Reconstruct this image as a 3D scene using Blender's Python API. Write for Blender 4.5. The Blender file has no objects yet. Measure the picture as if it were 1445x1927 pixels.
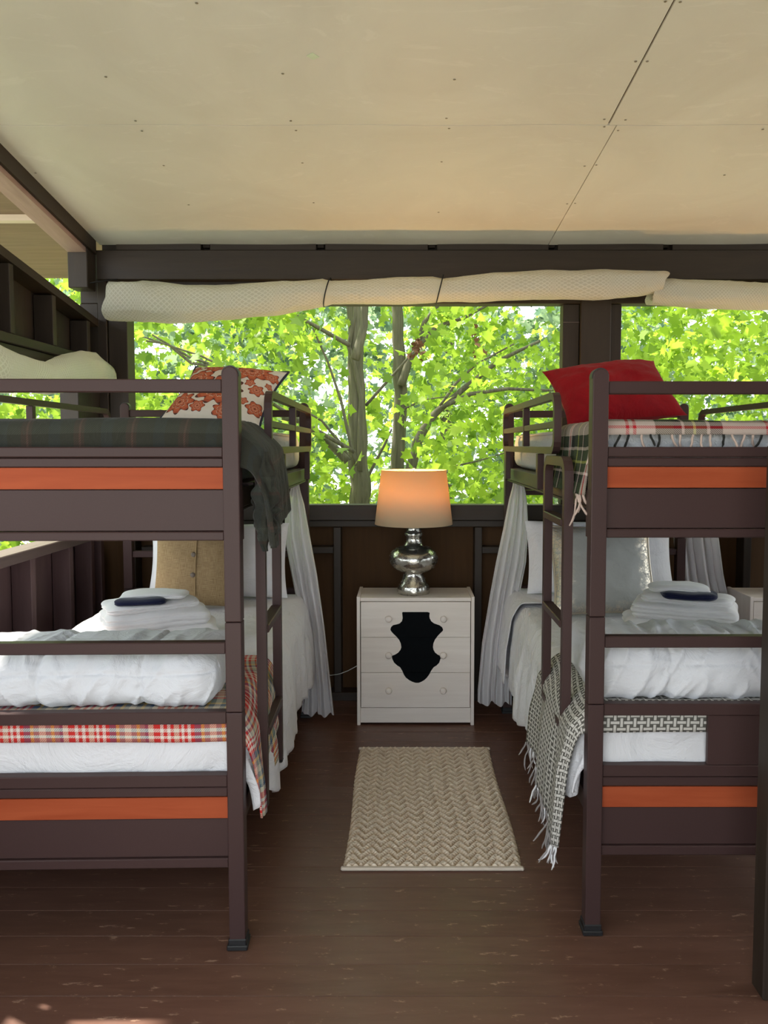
import bpy, bmesh, math, random
import numpy as np
from mathutils import Vector, Matrix, Euler, noise
random.seed(7); np.random.seed(7)
C = bpy.context.scene.collection
R = math.radians; PI = math.pi

# ------------------------------------------------------------------ camera
FPX, PCX, PCY, PITCH, EYE = 1450.0, 760.0, 926.0, R(3.5), 1.52
cam_d = bpy.data.cameras.new('camera'); cam = bpy.data.objects.new('camera', cam_d); C.objects.link(cam)
cam.location = (0, 0, EYE); cam.rotation_euler = (R(90) - PITCH, 0, 0)
cam_d.sensor_fit = 'VERTICAL'; cam_d.sensor_height = 36.0; cam_d.lens = 36.0 * FPX / 1927
cam_d.shift_x = -(PCX - 722.5) / 1927; cam_d.shift_y = (PCY - 963.5) / 1927
cam_d.clip_start = 0.02; cam_d.clip_end = 300
bpy.context.scene.camera = cam

# ------------------------------------------------------------------ world, sun, exposure
W = bpy.data.worlds.new('sky'); bpy.context.scene.world = W; W.use_nodes = True
bg = W.node_tree.nodes['Background']
bg.inputs['Color'].default_value = (0.86, 0.94, 1.0, 1); bg.inputs['Strength'].default_value = 2.6
sd = bpy.data.lights.new('sun', 'SUN'); sd.energy = 9.0; sd.angle = R(1.2); sd.color = (1, 0.95, 0.84)
sun = bpy.data.objects.new('sun', sd); C.objects.link(sun); sun.location = (-6, 4, 9)
# the sun stands to the left and a little beyond the window wall
sdir = Vector((-0.53, 0.30, 0.79)).normalized()
sun.rotation_euler = sdir.to_track_quat('Z', 'Y').to_euler()
vs = bpy.context.scene.view_settings
bpy.context.scene.display_settings.display_device = 'sRGB'
vs.view_transform = 'Standard'; vs.look = 'None'; vs.gamma = 1.0; vs.exposure = 0.5; vs.use_curve_mapping = False
bpy.context.scene.cycles.max_bounces = 10
bpy.context.scene.cycles.diffuse_bounces = 5
bpy.context.scene.cycles.transparent_max_bounces = 12
bpy.context.scene.cycles.sample_clamp_indirect = 6.0
bpy.context.scene.cycles.caustics_reflective = False
bpy.context.scene.cycles.use_denoising = True

# ------------------------------------------------------------------ node helpers
class NT:
    def __init__(s, name):
        s.m = bpy.data.materials.new(name); s.m.use_nodes = True
        s.t = s.m.node_tree; s.t.nodes.clear()
        s.out = s.n('ShaderNodeOutputMaterial')
    def n(s, t, **k):
        x = s.t.nodes.new(t)
        for a, b in k.items(): setattr(x, a, b)
        return x
    def l(s, a, b): s.t.links.new(a, b)
    def val(s, inp, v):
        if hasattr(v, 'is_output') or isinstance(v, bpy.types.NodeSocket): s.l(v, inp)
        else: inp.default_value = v
    def math(s, op, a, b=0.0, c=None):
        x = s.n('ShaderNodeMath', operation=op); s.val(x.inputs[0], a); s.val(x.inputs[1], b)
        if c is not None: s.val(x.inputs[2], c)
        return x.outputs[0]
    def mix(s, f, a, b, mode='MIX'):
        x = s.n('ShaderNodeMix', data_type='RGBA', blend_type=mode)
        s.val(x.inputs[0], f)
        for i, v in ((6, a), (7, b)):
            s.val(x.inputs[i], v if not isinstance(v, tuple) else (v + (1,))[:4])
        return x.outputs[2]
    def coord(s, kind='Object', scale=(1, 1, 1), rot=(0, 0, 0)):
        tc = s.n('ShaderNodeTexCoord'); mp = s.n('ShaderNodeMapping')
        mp.inputs['Scale'].default_value = scale; mp.inputs['Rotation'].default_value = rot
        s.l(tc.outputs[kind], mp.inputs[0]); return mp.outputs[0]
    def noise(s, vec, scale, detail=4, rough=0.55, dist=0.0):
        x = s.n('ShaderNodeTexNoise'); s.l(vec, x.inputs['Vector'])
        x.inputs['Scale'].default_value = scale; x.inputs['Detail'].default_value = detail
        x.inputs['Roughness'].default_value = rough; x.inputs['Distortion'].default_value = dist
        return x.outputs['Fac']
    def ramp(s, f, stops, interp='LINEAR'):
        x = s.n('ShaderNodeValToRGB'); s.l(f, x.inputs[0]); cr = x.color_ramp; cr.interpolation = interp
        while len(cr.elements) < len(stops): cr.elements.new(1.0)
        for e, (p, c) in zip(cr.elements, stops):
            e.position = p; e.color = (c + (1,))[:4] if isinstance(c, tuple) else (c, c, c, 1)
        return x.outputs[0]
    def bump(s, h, strength, dist=0.01, nrm=None):
        x = s.n('ShaderNodeBump'); s.l(h, x.inputs['Height'])
        x.inputs['Strength'].default_value = strength; x.inputs['Distance'].default_value = dist
        if nrm is not None: s.l(nrm, x.inputs['Normal'])
        return x.outputs[0]
    def bsdf(s, col, rough=0.6, metal=0.0, bump=None, spec=0.5, sheen=0.0, link=True, coat=0.0):
        b = s.n('ShaderNodeBsdfPrincipled'); s.val(b.inputs['Base Color'], (col + (1,))[:4] if isinstance(col, tuple) else col)
        s.val(b.inputs['Roughness'], rough); s.val(b.inputs['Metallic'], metal)
        b.inputs['Specular IOR Level'].default_value = spec
        b.inputs['Sheen Weight'].default_value = sheen; b.inputs['Coat Weight'].default_value = coat
        if bump is not None: s.l(bump, b.inputs['Normal'])
        if link: s.l(b.outputs[0], s.out.inputs[0])
        return b
M = {}

def wood_paint(name, c1, c2, rough=0.5, axis='x', wear=0.0, spec=0.35, bumpd=0.002):
    n = NT(name); sc = {'x': (1, 14, 14), 'y': (14, 1, 14), 'z': (14, 14, 1)}[axis]
    v = n.coord('Object', sc); g = n.noise(v, 2.2, 6, 0.6, 0.6)
    w = n.coord('Object'); big = n.noise(w, 1.3, 3)
    col = n.mix(n.ramp(g, [(0.3, 0.0), (0.7, 1.0)]), c1, c2)
    col = n.mix(n.math('MULTIPLY', big, 0.5), col, tuple(c * 1.5 for c in c1))
    if wear:
        ch = n.noise(n.coord('Object', (5, 14, 5)), 3.2, 9, 0.72, 0.3)
        col = n.mix(n.ramp(ch, [(0.66 - wear * 0.05, 0.0), (0.72, 0.5)]), col, (0.32, 0.2, 0.14))
    n.bsdf(col, n.ramp(g, [(0.0, rough - 0.1), (1.0, rough + 0.12)]), bump=n.bump(g, 0.5, bumpd), spec=spec)
    M[name] = n.m
wood_paint('dark_wood_x', (0.024, 0.016, 0.011), (0.038, 0.026, 0.018))
wood_paint('dark_wood_y', (0.024, 0.016, 0.011), (0.038, 0.026, 0.018), axis='y')
wood_paint('dark_wood_z', (0.024, 0.016, 0.011), (0.038, 0.026, 0.018), axis='z')
wood_paint('beam_wood_lit', (0.26, 0.17, 0.15), (0.36, 0.25, 0.22), axis='y', rough=0.6)  # pale pink tone holds light thrown up from the ground outside
wood_paint('sheathing', (0.062, 0.031, 0.013), (0.085, 0.043, 0.018), axis='z', rough=0.7, spec=0.15)
wood_paint('sill_wood', (0.09, 0.06, 0.055), (0.14, 0.10, 0.09), axis='y', rough=0.5)
wood_paint('knee_wood', (0.085, 0.048, 0.050), (0.12, 0.072, 0.072), axis='z', rough=0.55)
wood_paint('orange_veneer', (0.27, 0.050, 0.018), (0.38, 0.085, 0.032), rough=0.5, bumpd=0.0003, spec=0.12)
wood_paint('white_wood', (0.68, 0.61, 0.55), (0.78, 0.72, 0.66), rough=0.55, bumpd=0.0006, spec=0.3)
wood_paint('white_wood_z', (0.68, 0.61, 0.55), (0.78, 0.72, 0.66), rough=0.55, axis='z', bumpd=0.0006, spec=0.3)
wood_paint('bark', (0.06, 0.055, 0.035), (0.19, 0.17, 0.11), axis='z', rough=0.9, bumpd=0.02)
wood_paint('ply', (0.17, 0.115, 0.075), (0.25, 0.18, 0.125), axis='x', rough=0.75)
wood_paint('batten', (0.55, 0.45, 0.36), (0.62, 0.52, 0.42), axis='x', rough=0.7)

def floor_mat():
    n = NT('floor_paint')
    v = n.coord('Object', (1.2, 9, 9)); g = n.noise(v, 3, 7, 0.65, 0.4)
    o = n.n('ShaderNodeObjectInfo'); rnd = o.outputs['Random']
    col = n.mix(n.ramp(g, [(0.3, 0.0), (0.75, 1.0)]), (0.105, 0.050, 0.033), (0.16, 0.080, 0.054))
    col = n.mix(n.math('MULTIPLY', rnd, 0.35), col, (0.18, 0.085, 0.060))
    sc = n.noise(n.coord('Object', (3, 9, 3)), 4, 12, 0.75, 0.2)
    col = n.mix(n.ramp(sc, [(0.595, 0.0), (0.64, 0.9)]), col, (0.36, 0.22, 0.15))
    r = n.ramp(n.noise(n.coord('Object'), 5, 6), [(0.3, 0.30), (0.7, 0.46)])
    n.bsdf(col, r, bump=n.bump(g, 0.5, 0.0015), spec=0.45)
    M['floor_paint'] = n.m
floor_mat()

def simple(name, col, rough=0.5, metal=0.0, spec=0.5, nscale=30, var=0.12, bumpd=0.0005, sheen=0.0, coat=0.0):
    n = NT(name); v = n.coord('Object'); g = n.noise(v, nscale, 4)
    c = n.mix(g, tuple(x * (1 - var) for x in col), tuple(min(1, x * (1 + var)) for x in col))
    n.bsdf(c, rough, metal, n.bump(g, 0.4, bumpd), spec, sheen, coat=coat); M[name] = n.m
simple('bed_metal', (0.054, 0.029, 0.027), 0.42, 0.0, 0.22, 260, 0.10, 0.0003)
simple('black_plastic', (0.012, 0.012, 0.013), 0.45)
simple('silver_paint', (0.6, 0.58, 0.54), 0.4, 0.8)
simple('ground', (0.48, 0.45, 0.37), 0.95, nscale=3, var=0.5)
simple('black_paint', (0.004, 0.005, 0.006), 0.8, var=0.3, spec=0.06)
simple('navy_cloth', (0.006, 0.008, 0.035), 0.9, nscale=120, bumpd=0.002, sheen=0.2, spec=0.1)
simple('button', (0.16, 0.12, 0.09), 0.4)
simple('screw', (0.28, 0.25, 0.2), 0.4, 0.7)
simple('white_plastic', (0.75, 0.74, 0.72), 0.45)
simple('shingle', (0.10, 0.09, 0.085), 0.9)
simple('patch', (0.62, 0.72, 0.55), 0.6)
simple('net_cord', (0.01, 0.01, 0.01), 0.6)

def ceiling_mat():
    n = NT('drywall'); v = n.coord('Object')
    a = n.noise(v, 1.6, 5, 0.6, 1.4); b = n.noise(v, 0.9, 3, 0.5, 0.4)
    col = n.mix(n.ramp(a, [(0.35, 0.0), (0.68, 1.0)]), (0.65, 0.62, 0.57), (0.72, 0.70, 0.65))
    col = n.mix(n.math('MULTIPLY', b, 0.5), col, (0.65, 0.66, 0.57))
    s = n.noise(n.coord('Object', (1.0, 3.0, 1)), 2.4, 8, 0.7, 2.2)
    col = n.mix(n.ramp(s, [(0.57, 0.0), (0.64, 0.22)]), col, (0.85, 0.83, 0.78))
    f = n.noise(v, 180, 3)
    n.bsdf(col, 0.55, bump=n.bump(f, 0.25, 0.001), spec=0.3); M['drywall'] = n.m
ceiling_mat()

def cloth(name, col, var=0.06, wr=0.35, wscale=9, weave=900, rough=0.9, trans=0.0, sheen=0.15, wdist=0.02):
    n = NT(name); v = n.coord('Object')
    w = n.noise(v, wscale, 6, 0.62, 1.6); f = n.noise(v, weave, 2)
    c = n.mix(w, tuple(x * (1 - var) for x in col), col) if isinstance(col, tuple) else col
    b = n.bump(f, 0.15, 0.001); b = n.bump(w, wr, wdist, b)
    p = n.bsdf(c, rough, bump=b, spec=0.2, sheen=sheen)
    if trans:
        t = n.n('ShaderNodeBsdfTranslucent'); n.val(t.inputs[0], (col + (1,))[:4])
        mx = n.n('ShaderNodeMixShader'); mx.inputs[0].default_value = trans
        n.l(p.outputs[0], mx.inputs[1]); n.l(t.outputs[0], mx.inputs[2]); n.l(mx.outputs[0], n.out.inputs[0])
    M[name] = n.m; return n
cloth('white_sheet', (0.74, 0.73, 0.75), wr=0.8, wscale=4.5, wdist=0.03)
cloth('white_comforter', (0.70, 0.70, 0.73), wr=0.5, wscale=7, wdist=0.03)
cloth('white_sham', (0.80, 0.79, 0.80), wr=0.55, wscale=7)
cloth('towel', (0.82, 0.80, 0.79), wr=0.25, wscale=5, weave=420, sheen=0.4)
cloth('mattress_pad', (0.68, 0.69, 0.70), wr=0.8, wscale=38, wdist=0.012)
cloth('red_velvet', (0.34, 0.002, 0.008), var=0.5, wr=0.45, wscale=7, sheen=0.05, rough=0.75)
cloth('navy_piping', (0.02, 0.025, 0.045), wr=0.2)

def burlap():
    n = NT('burlap'); v = n.coord('UV')
    a = n.noise(n.coord('UV', (260, 12, 1)), 1, 3); b = n.noise(n.coord('UV', (12, 260, 1)), 1, 3)
    h = n.math('ADD', a, b)
    col = n.ramp(n.math('MULTIPLY', h, 0.5), [(0.35, (0.22, 0.14, 0.065)), (0.6, (0.44, 0.31, 0.17))])
    n.bsdf(col, 0.9, bump=n.bump(h, 0.5, 0.002), spec=0.1); M['burlap'] = n.m
burlap()

def silver_pillow():
    n = NT('silver_pillow'); v = n.coord('UV')
    x = n.n('ShaderNodeSeparateXYZ'); n.l(v, x.inputs[0])
    # foil crackle printed around the border of the cover
    dx = n.math('ABSOLUTE', n.math('SUBTRACT', x.outputs[0], 0.5)); dy = n.math('ABSOLUTE', n.math('SUBTRACT', x.outputs[1], 0.5))
    edge = n.math('MAXIMUM', dx, n.math('MULTIPLY', dy, 0.8))
    vo = n.n('ShaderNodeTexVoronoi', feature='DISTANCE_TO_EDGE'); n.l(n.coord('UV'), vo.inputs['Vector']); vo.inputs['Scale'].default_value = 26
    cr = n.ramp(vo.outputs['Distance'], [(0.02, 0.0), (0.09, 1.0)])
    nb = n.noise(v, 14, 5)
    foil = n.math('MULTIPLY', cr, n.ramp(n.math('ADD', edge, n.math('MULTIPLY', nb, 0.25)), [(0.44, 0.0), (0.54, 1.0)]))
    col = n.mix(foil, (0.36, 0.36, 0.33), (0.62, 0.54, 0.42))
    n.bsdf(col, n.ramp(foil, [(0, 0.6), (1, 0.33)]), n.math('MULTIPLY', foil, 0.75), n.bump(nb, 0.4, 0.01), 0.4)
    M['silver_pillow'] = n.m
silver_pillow()

def stripes(n, coord, period, stops):
    fr = n.math('FRACT', n.math('DIVIDE', coord, period))
    return n.ramp(fr, stops, 'CONSTANT')
def plaid(name, pu, su, pv, sv, sheen=0.03, wr=0.3, fuzz=500):
    n = NT(name); v = n.coord('UV'); x = n.n('ShaderNodeSeparateXYZ'); n.l(v, x.inputs[0])
    a = stripes(n, x.outputs[0], pu, su); b = stripes(n, x.outputs[1], pv, sv)
    tw = n.math('FRACT', n.math('MULTIPLY', n.math('ADD', x.outputs[0], x.outputs[1]), 150.0))
    col = n.mix(n.ramp(tw, [(0.40, 0.25), (0.60, 0.75)]), a, b)
    f = n.noise(n.coord('Object'), fuzz, 3); w = n.noise(n.coord('Object'), 12, 5, 0.6, 1)
    col = n.mix(n.math('MULTIPLY', f, 0.30), col, n.mix(0.5, col, (0.05, 0.05, 0.045)))
    n.bsdf(col, 0.95, bump=n.bump(w, wr, 0.015, n.bump(f, 0.5, 0.002)), spec=0.05, sheen=sheen); M[name] = n.m
cr, rd, bl, yl, gy, wh = (0.66, 0.56, 0.42), (0.60, 0.035, 0.03), (0.055, 0.09, 0.16), (0.62, 0.40, 0.10), (0.22, 0.24, 0.23), (0.75, 0.70, 0.62)
S1 = [(0, cr), (0.06, rd), (0.10, wh), (0.14, rd), (0.18, wh), (0.22, rd), (0.30, cr), (0.36, bl), (0.40, gy), (0.46, yl), (0.50, gy), (0.56, cr), (0.64, gy), (0.70, yl), (0.74, bl), (0.82, rd), (0.86, wh), (0.90, rd), (0.94, wh), (0.97, rd)]
S1b = [(0, rd), (0.06, wh), (0.10, rd), (0.15, wh), (0.20, rd), (0.26, bl), (0.30, cr), (0.34, bl), (0.40, (0.28, 0.33, 0.26)), (0.5, cr), (0.56, bl), (0.66, yl), (0.72, (0.2, 0.25, 0.2)), (0.86, rd), (0.93, cr)]
plaid('plaid_warm', 0.26, S1, 0.21, S1b)
dg, db, mb = (0.030, 0.030, 0.023), (0.052, 0.032, 0.025), (0.10, 0.05, 0.04)
plaid('mohair_dark', 0.145, [(0, dg), (0.32, db), (0.38, mb), (0.42, db), (0.52, dg), (0.78, (0.03, 0.035, 0.034))], 0.2,
      [(0, dg), (0.5, (0.05, 0.055, 0.042)), (0.8, db), (0.86, dg)], sheen=0.10, wr=0.7, fuzz=110)
tg, tk, tw_, tr, ty = (0.042, 0.058, 0.028), (0.012, 0.013, 0.012), (0.52, 0.42, 0.37), (0.45, 0.02, 0.03), (0.40, 0.42, 0.10)
plaid('tartan', 0.42, [(0, tg), (0.08, tk), (0.14, tw_), (0.16, tg), (0.22, ty), (0.24, tg), (0.32, tw_), (0.34, tk), (0.43, tw_), (0.74, tr), (0.765, tw_), (0.79, tr), (0.815, tw_), (0.95, tg)],
      0.30, [(0, tw_), (0.06, tr), (0.09, tw_), (0.15, tg), (0.40, tk), (0.44, tw_), (0.47, tg), (0.66, ty), (0.69, tg), (0.86, tk)], sheen=0.02)

def weave_throw():
    n = NT('basket_weave'); v = n.coord('UV'); x = n.n('ShaderNodeSeparateXYZ'); n.l(v, x.inputs[0])
    P = 0.040
    def dash(ca, cb, off):
        row = n.math('FLOOR', n.math('DIVIDE', cb, P / 2))
        sh = n.math('ADD', n.math('DIVIDE', ca, P), n.math('ADD', n.math('MULTIPLY', row, 0.5), off))
        fa = n.math('FRACT', sh); fb = n.math('FRACT', n.math('DIVIDE', cb, P / 2))
        ia = n.math('LESS_THAN', n.math('ABSOLUTE', n.math('SUBTRACT', fa, 0.5)), 0.33)
        ib = n.math('LESS_THAN', n.math('ABSOLUTE', n.math('SUBTRACT', fb, 0.5)), 0.20)
        return n.math('MULTIPLY', ia, ib)
    d = n.math('MAXIMUM', dash(x.outputs[0], x.outputs[1], 0.0), n.math('MULTIPLY', dash(x.outputs[1], n.math('ADD', x.outputs[0], P / 4), 0.25), 1.0))
    col = n.mix(d, (0.085, 0.080, 0.068), (0.62, 0.59, 0.54))
    f = n.noise(n.coord('Object'), 300, 3)
    n.bsdf(n.mix(n.math('MULTIPLY', f, 0.3), col, (0.2, 0.19, 0.17)), 0.95, bump=n.bump(d, 0.6, 0.004), spec=0.1, sheen=0.02)
    M['basket_weave'] = n.m
weave_throw()

def paisley():
    n = NT('medallion_print'); v = n.coord('UV'); x = n.n('ShaderNodeSeparateXYZ'); n.l(v, x.inputs[0])
    U, V = x.outputs[0], x.outputs[1]
    col = n.mix(n.noise(v, 30, 3), (0.66, 0.60, 0.52), (0.72, 0.66, 0.58))
    def ros(col, cx, cy, Rr, k):
        dx = n.math('SUBTRACT', U, cx); dy = n.math('SUBTRACT', V, cy)
        d = n.math('SQRT', n.math('ADD', n.math('MULTIPLY', dx, dx), n.math('MULTIPLY', dy, dy)))
        th = n.math('ARCTAN2', dy, dx)
        pet = n.math('MULTIPLY', n.math('ADD', 1.0, n.math('MULTIPLY', n.math('COSINE', n.math('MULTIPLY', th, float(k))), 0.16)), Rr)
        q = n.math('DIVIDE', d, pet)
        qq = n.math('ADD', q, n.math('MULTIPLY', n.math('COSINE', n.math('MULTIPLY', th, float(k * 2))), 0.05))
        ring = n.ramp(qq, [(0, (0.10, 0.03, 0.02)), (0.10, (0.5, 0.13, 0.06)), (0.24, (0.70, 0.45, 0.33)), (0.29, (0.46, 0.11, 0.05)), (0.48, (0.14, 0.04, 0.03)), (0.52, (0.68, 0.42, 0.30)), (0.57, (0.50, 0.13, 0.06)), (0.80, (0.40, 0.09, 0.045)), (0.93, (0.10, 0.04, 0.03))], 'CONSTANT')
        return n.mix(n.math('LESS_THAN', q, 1.0), col, ring)
    for c in ((0.20, 0.58, 0.17, 8), (0.50, 0.40, 0.21, 10), (0.70, 0.80, 0.19, 10), (0.33, 0.88, 0.15, 8), (0.92, 0.76, 0.08, 6), (0.86, 0.46, 0.08, 6), (0.92, 0.20, 0.09, 6), (0.62, 0.10, 0.10, 7), (0.16, 0.20, 0.14, 8), (0.36, 0.14, 0.07, 6), (0.04, 0.40, 0.05, 5), (0.78, 0.26, 0.05, 5), (0.76, 0.56, 0.05, 5), (0.95, 0.60, 0.04, 5), (0.06, 0.84, 0.08, 6)):
        col = ros(col, *c)
    n.bsdf(col, 0.85, bump=n.bump(n.noise(n.coord('Object'), 14, 4), 0.3, 0.01), spec=0.2); M['medallion_print'] = n.m
paisley()

def gauze():
    n = NT('gauze'); v = n.coord('Object')
    d = n.n('ShaderNodeBsdfDiffuse'); d.inputs[0].default_value = (0.93, 0.91, 0.92, 1)
    t = n.n('ShaderNodeBsdfTranslucent'); t.inputs[0].default_value = (0.93, 0.91, 0.92, 1)
    tr = n.n('ShaderNodeBsdfTransparent')
    n.l(n.bump(n.noise(n.coord('Object', (1, 1, 0.12)), 60, 3), 0.4, 0.004), d.inputs['Normal'])
    a = n.n('ShaderNodeMixShader'); a.inputs[0].default_value = 0.42; n.l(d.outputs[0], a.inputs[1]); n.l(t.outputs[0], a.inputs[2])
    b = n.n('ShaderNodeMixShader'); b.inputs[0].default_value = 0.08; n.l(a.outputs[0], b.inputs[1]); n.l(tr.outputs[0], b.inputs[2])
    n.l(b.outputs[0], n.out.inputs[0]); M['gauze'] = n.m
gauze()

def vinyl():
    n = NT('reinforced_vinyl'); v = n.coord('UV'); x = n.n('ShaderNodeSeparateXYZ'); n.l(v, x.inputs[0])
    P = 0.021
    a = n.math('FRACT', n.math('DIVIDE', n.math('ADD', x.outputs[0], x.outputs[1]), P)); b = n.math('FRACT', n.math('DIVIDE', n.math('SUBTRACT', x.outputs[0], x.outputs[1]), P))
    g = n.math('MAXIMUM', n.math('LESS_THAN', a, 0.28), n.math('LESS_THAN', b, 0.28))
    w = n.noise(n.coord('Object'), 9, 6, 0.6, 2)
    nb = n.bump(w, 0.6, 0.03, n.bump(g, 0.3, 0.002))
    p = n.bsdf(n.mix(g, (0.62, 0.60, 0.52), (0.86, 0.84, 0.78)), 0.28, bump=nb, spec=0.5, link=False)
    t = n.n('ShaderNodeBsdfTranslucent'); t.inputs[0].default_value = (0.85, 0.83, 0.72, 1)
    m = n.n('ShaderNodeMixShader'); m.inputs[0].default_value = 0.45; n.l(p.outputs[0], m.inputs[1]); n.l(t.outputs[0], m.inputs[2])
    n.l(m.outputs[0], n.out.inputs[0]); M['reinforced_vinyl'] = n.m
vinyl()

def leaf_mat(name, dark=1.0, tint=(1, 1, 1)):
    n = NT(name); at = n.n('ShaderNodeAttribute', attribute_name='tint')
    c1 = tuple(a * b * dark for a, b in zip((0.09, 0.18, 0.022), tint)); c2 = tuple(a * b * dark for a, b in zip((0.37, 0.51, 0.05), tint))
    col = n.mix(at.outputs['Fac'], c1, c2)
    d = n.bsdf(col, 0.5, spec=0.3, link=False)
    t = n.n('ShaderNodeBsdfTranslucent'); n.l(n.mix(at.outputs['Fac'], tuple(x * 1.3 for x in c1), tuple(min(1, x * 1.45) for x in c2)), t.inputs[0])
    m = n.n('ShaderNodeMixShader'); m.inputs[0].default_value = 0.6; n.l(d.outputs[0], m.inputs[1]); n.l(t.outputs[0], m.inputs[2])
    n.l(m.outputs[0], n.out.inputs[0]); M[name] = n.m
leaf_mat('maple_leaf'); leaf_mat('far_leaf_hazed', 0.9, (1.0, 0.95, 5.0)); simple('dead_leaf', (0.16, 0.07, 0.03), 0.8)  # blue tint puts the haze of distance into the far leaves' colour

def shade_mat():
    n = NT('lamp_shade'); d = n.n('ShaderNodeBsdfDiffuse'); d.inputs[0].default_value = (0.66, 0.54, 0.36, 1)
    t = n.n('ShaderNodeBsdfTranslucent'); t.inputs[0].default_value = (1.0, 0.66, 0.24, 1)
    n.l(n.bump(n.noise(n.coord('Object'), 300, 2), 0.1, 0.001), d.inputs['Normal'])
    m = n.n('ShaderNodeMixShader'); m.inputs[0].default_value = 0.14; n.l(d.outputs[0], m.inputs[1]); n.l(t.outputs[0], m.inputs[2])
    n.l(m.outputs[0], n.out.inputs[0]); M['lamp_shade'] = n.m
    n = NT('bulb'); e = n.n('ShaderNodeEmission'); e.inputs[0].default_value = (1, 0.62, 0.28, 1); e.inputs[1].default_value = 12
    n.l(e.outputs[0], n.out.inputs[0]); M['bulb'] = n.m
    n = NT('mercury_glass'); v = n.coord('Object'); a = n.noise(v, 35, 6, 0.7, 1); b = n.noise(v, 9, 4, 0.6, 2)
    col = n.mix(n.ramp(a, [(0.5, 0.0), (0.7, 1.0)]), (0.62, 0.60, 0.55), (0.30, 0.26, 0.20))
    n.bsdf(col, n.ramp(a, [(0.4, 0.12), (0.7, 0.38)]), 0.92, n.bump(b, 0.35, 0.012)); M['mercury_glass'] = n.m
    n = NT('rug'); v = n.coord('UV'); x = n.n('ShaderNodeSeparateXYZ'); n.l(v, x.inputs[0])
    h = n.n('ShaderNodeAttribute', attribute_name='tint'); f = n.noise(n.coord('UV', (90, 420, 1)), 1, 4)
    col = n.mix(h.outputs['Fac'], (0.46, 0.31, 0.18), (0.97, 0.89, 0.76))  # tan grooves, deepened to stand for shade between the cream ridges
    col = n.mix(n.math('MULTIPLY', f, 0.30), col, (0.66, 0.50, 0.34))
    n.bsdf(col, 0.95, bump=n.bump(f, 0.5, 0.004), spec=0.1); M['rug'] = n.m
shade_mat()
cloth('rug_binding', (0.66, 0.57, 0.47)); cloth('grey_fringe', (0.34, 0.31, 0.30)); cloth('pink_fringe', (0.55, 0.42, 0.36)); cloth('dark_fringe', (0.02, 0.02, 0.018))

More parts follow.
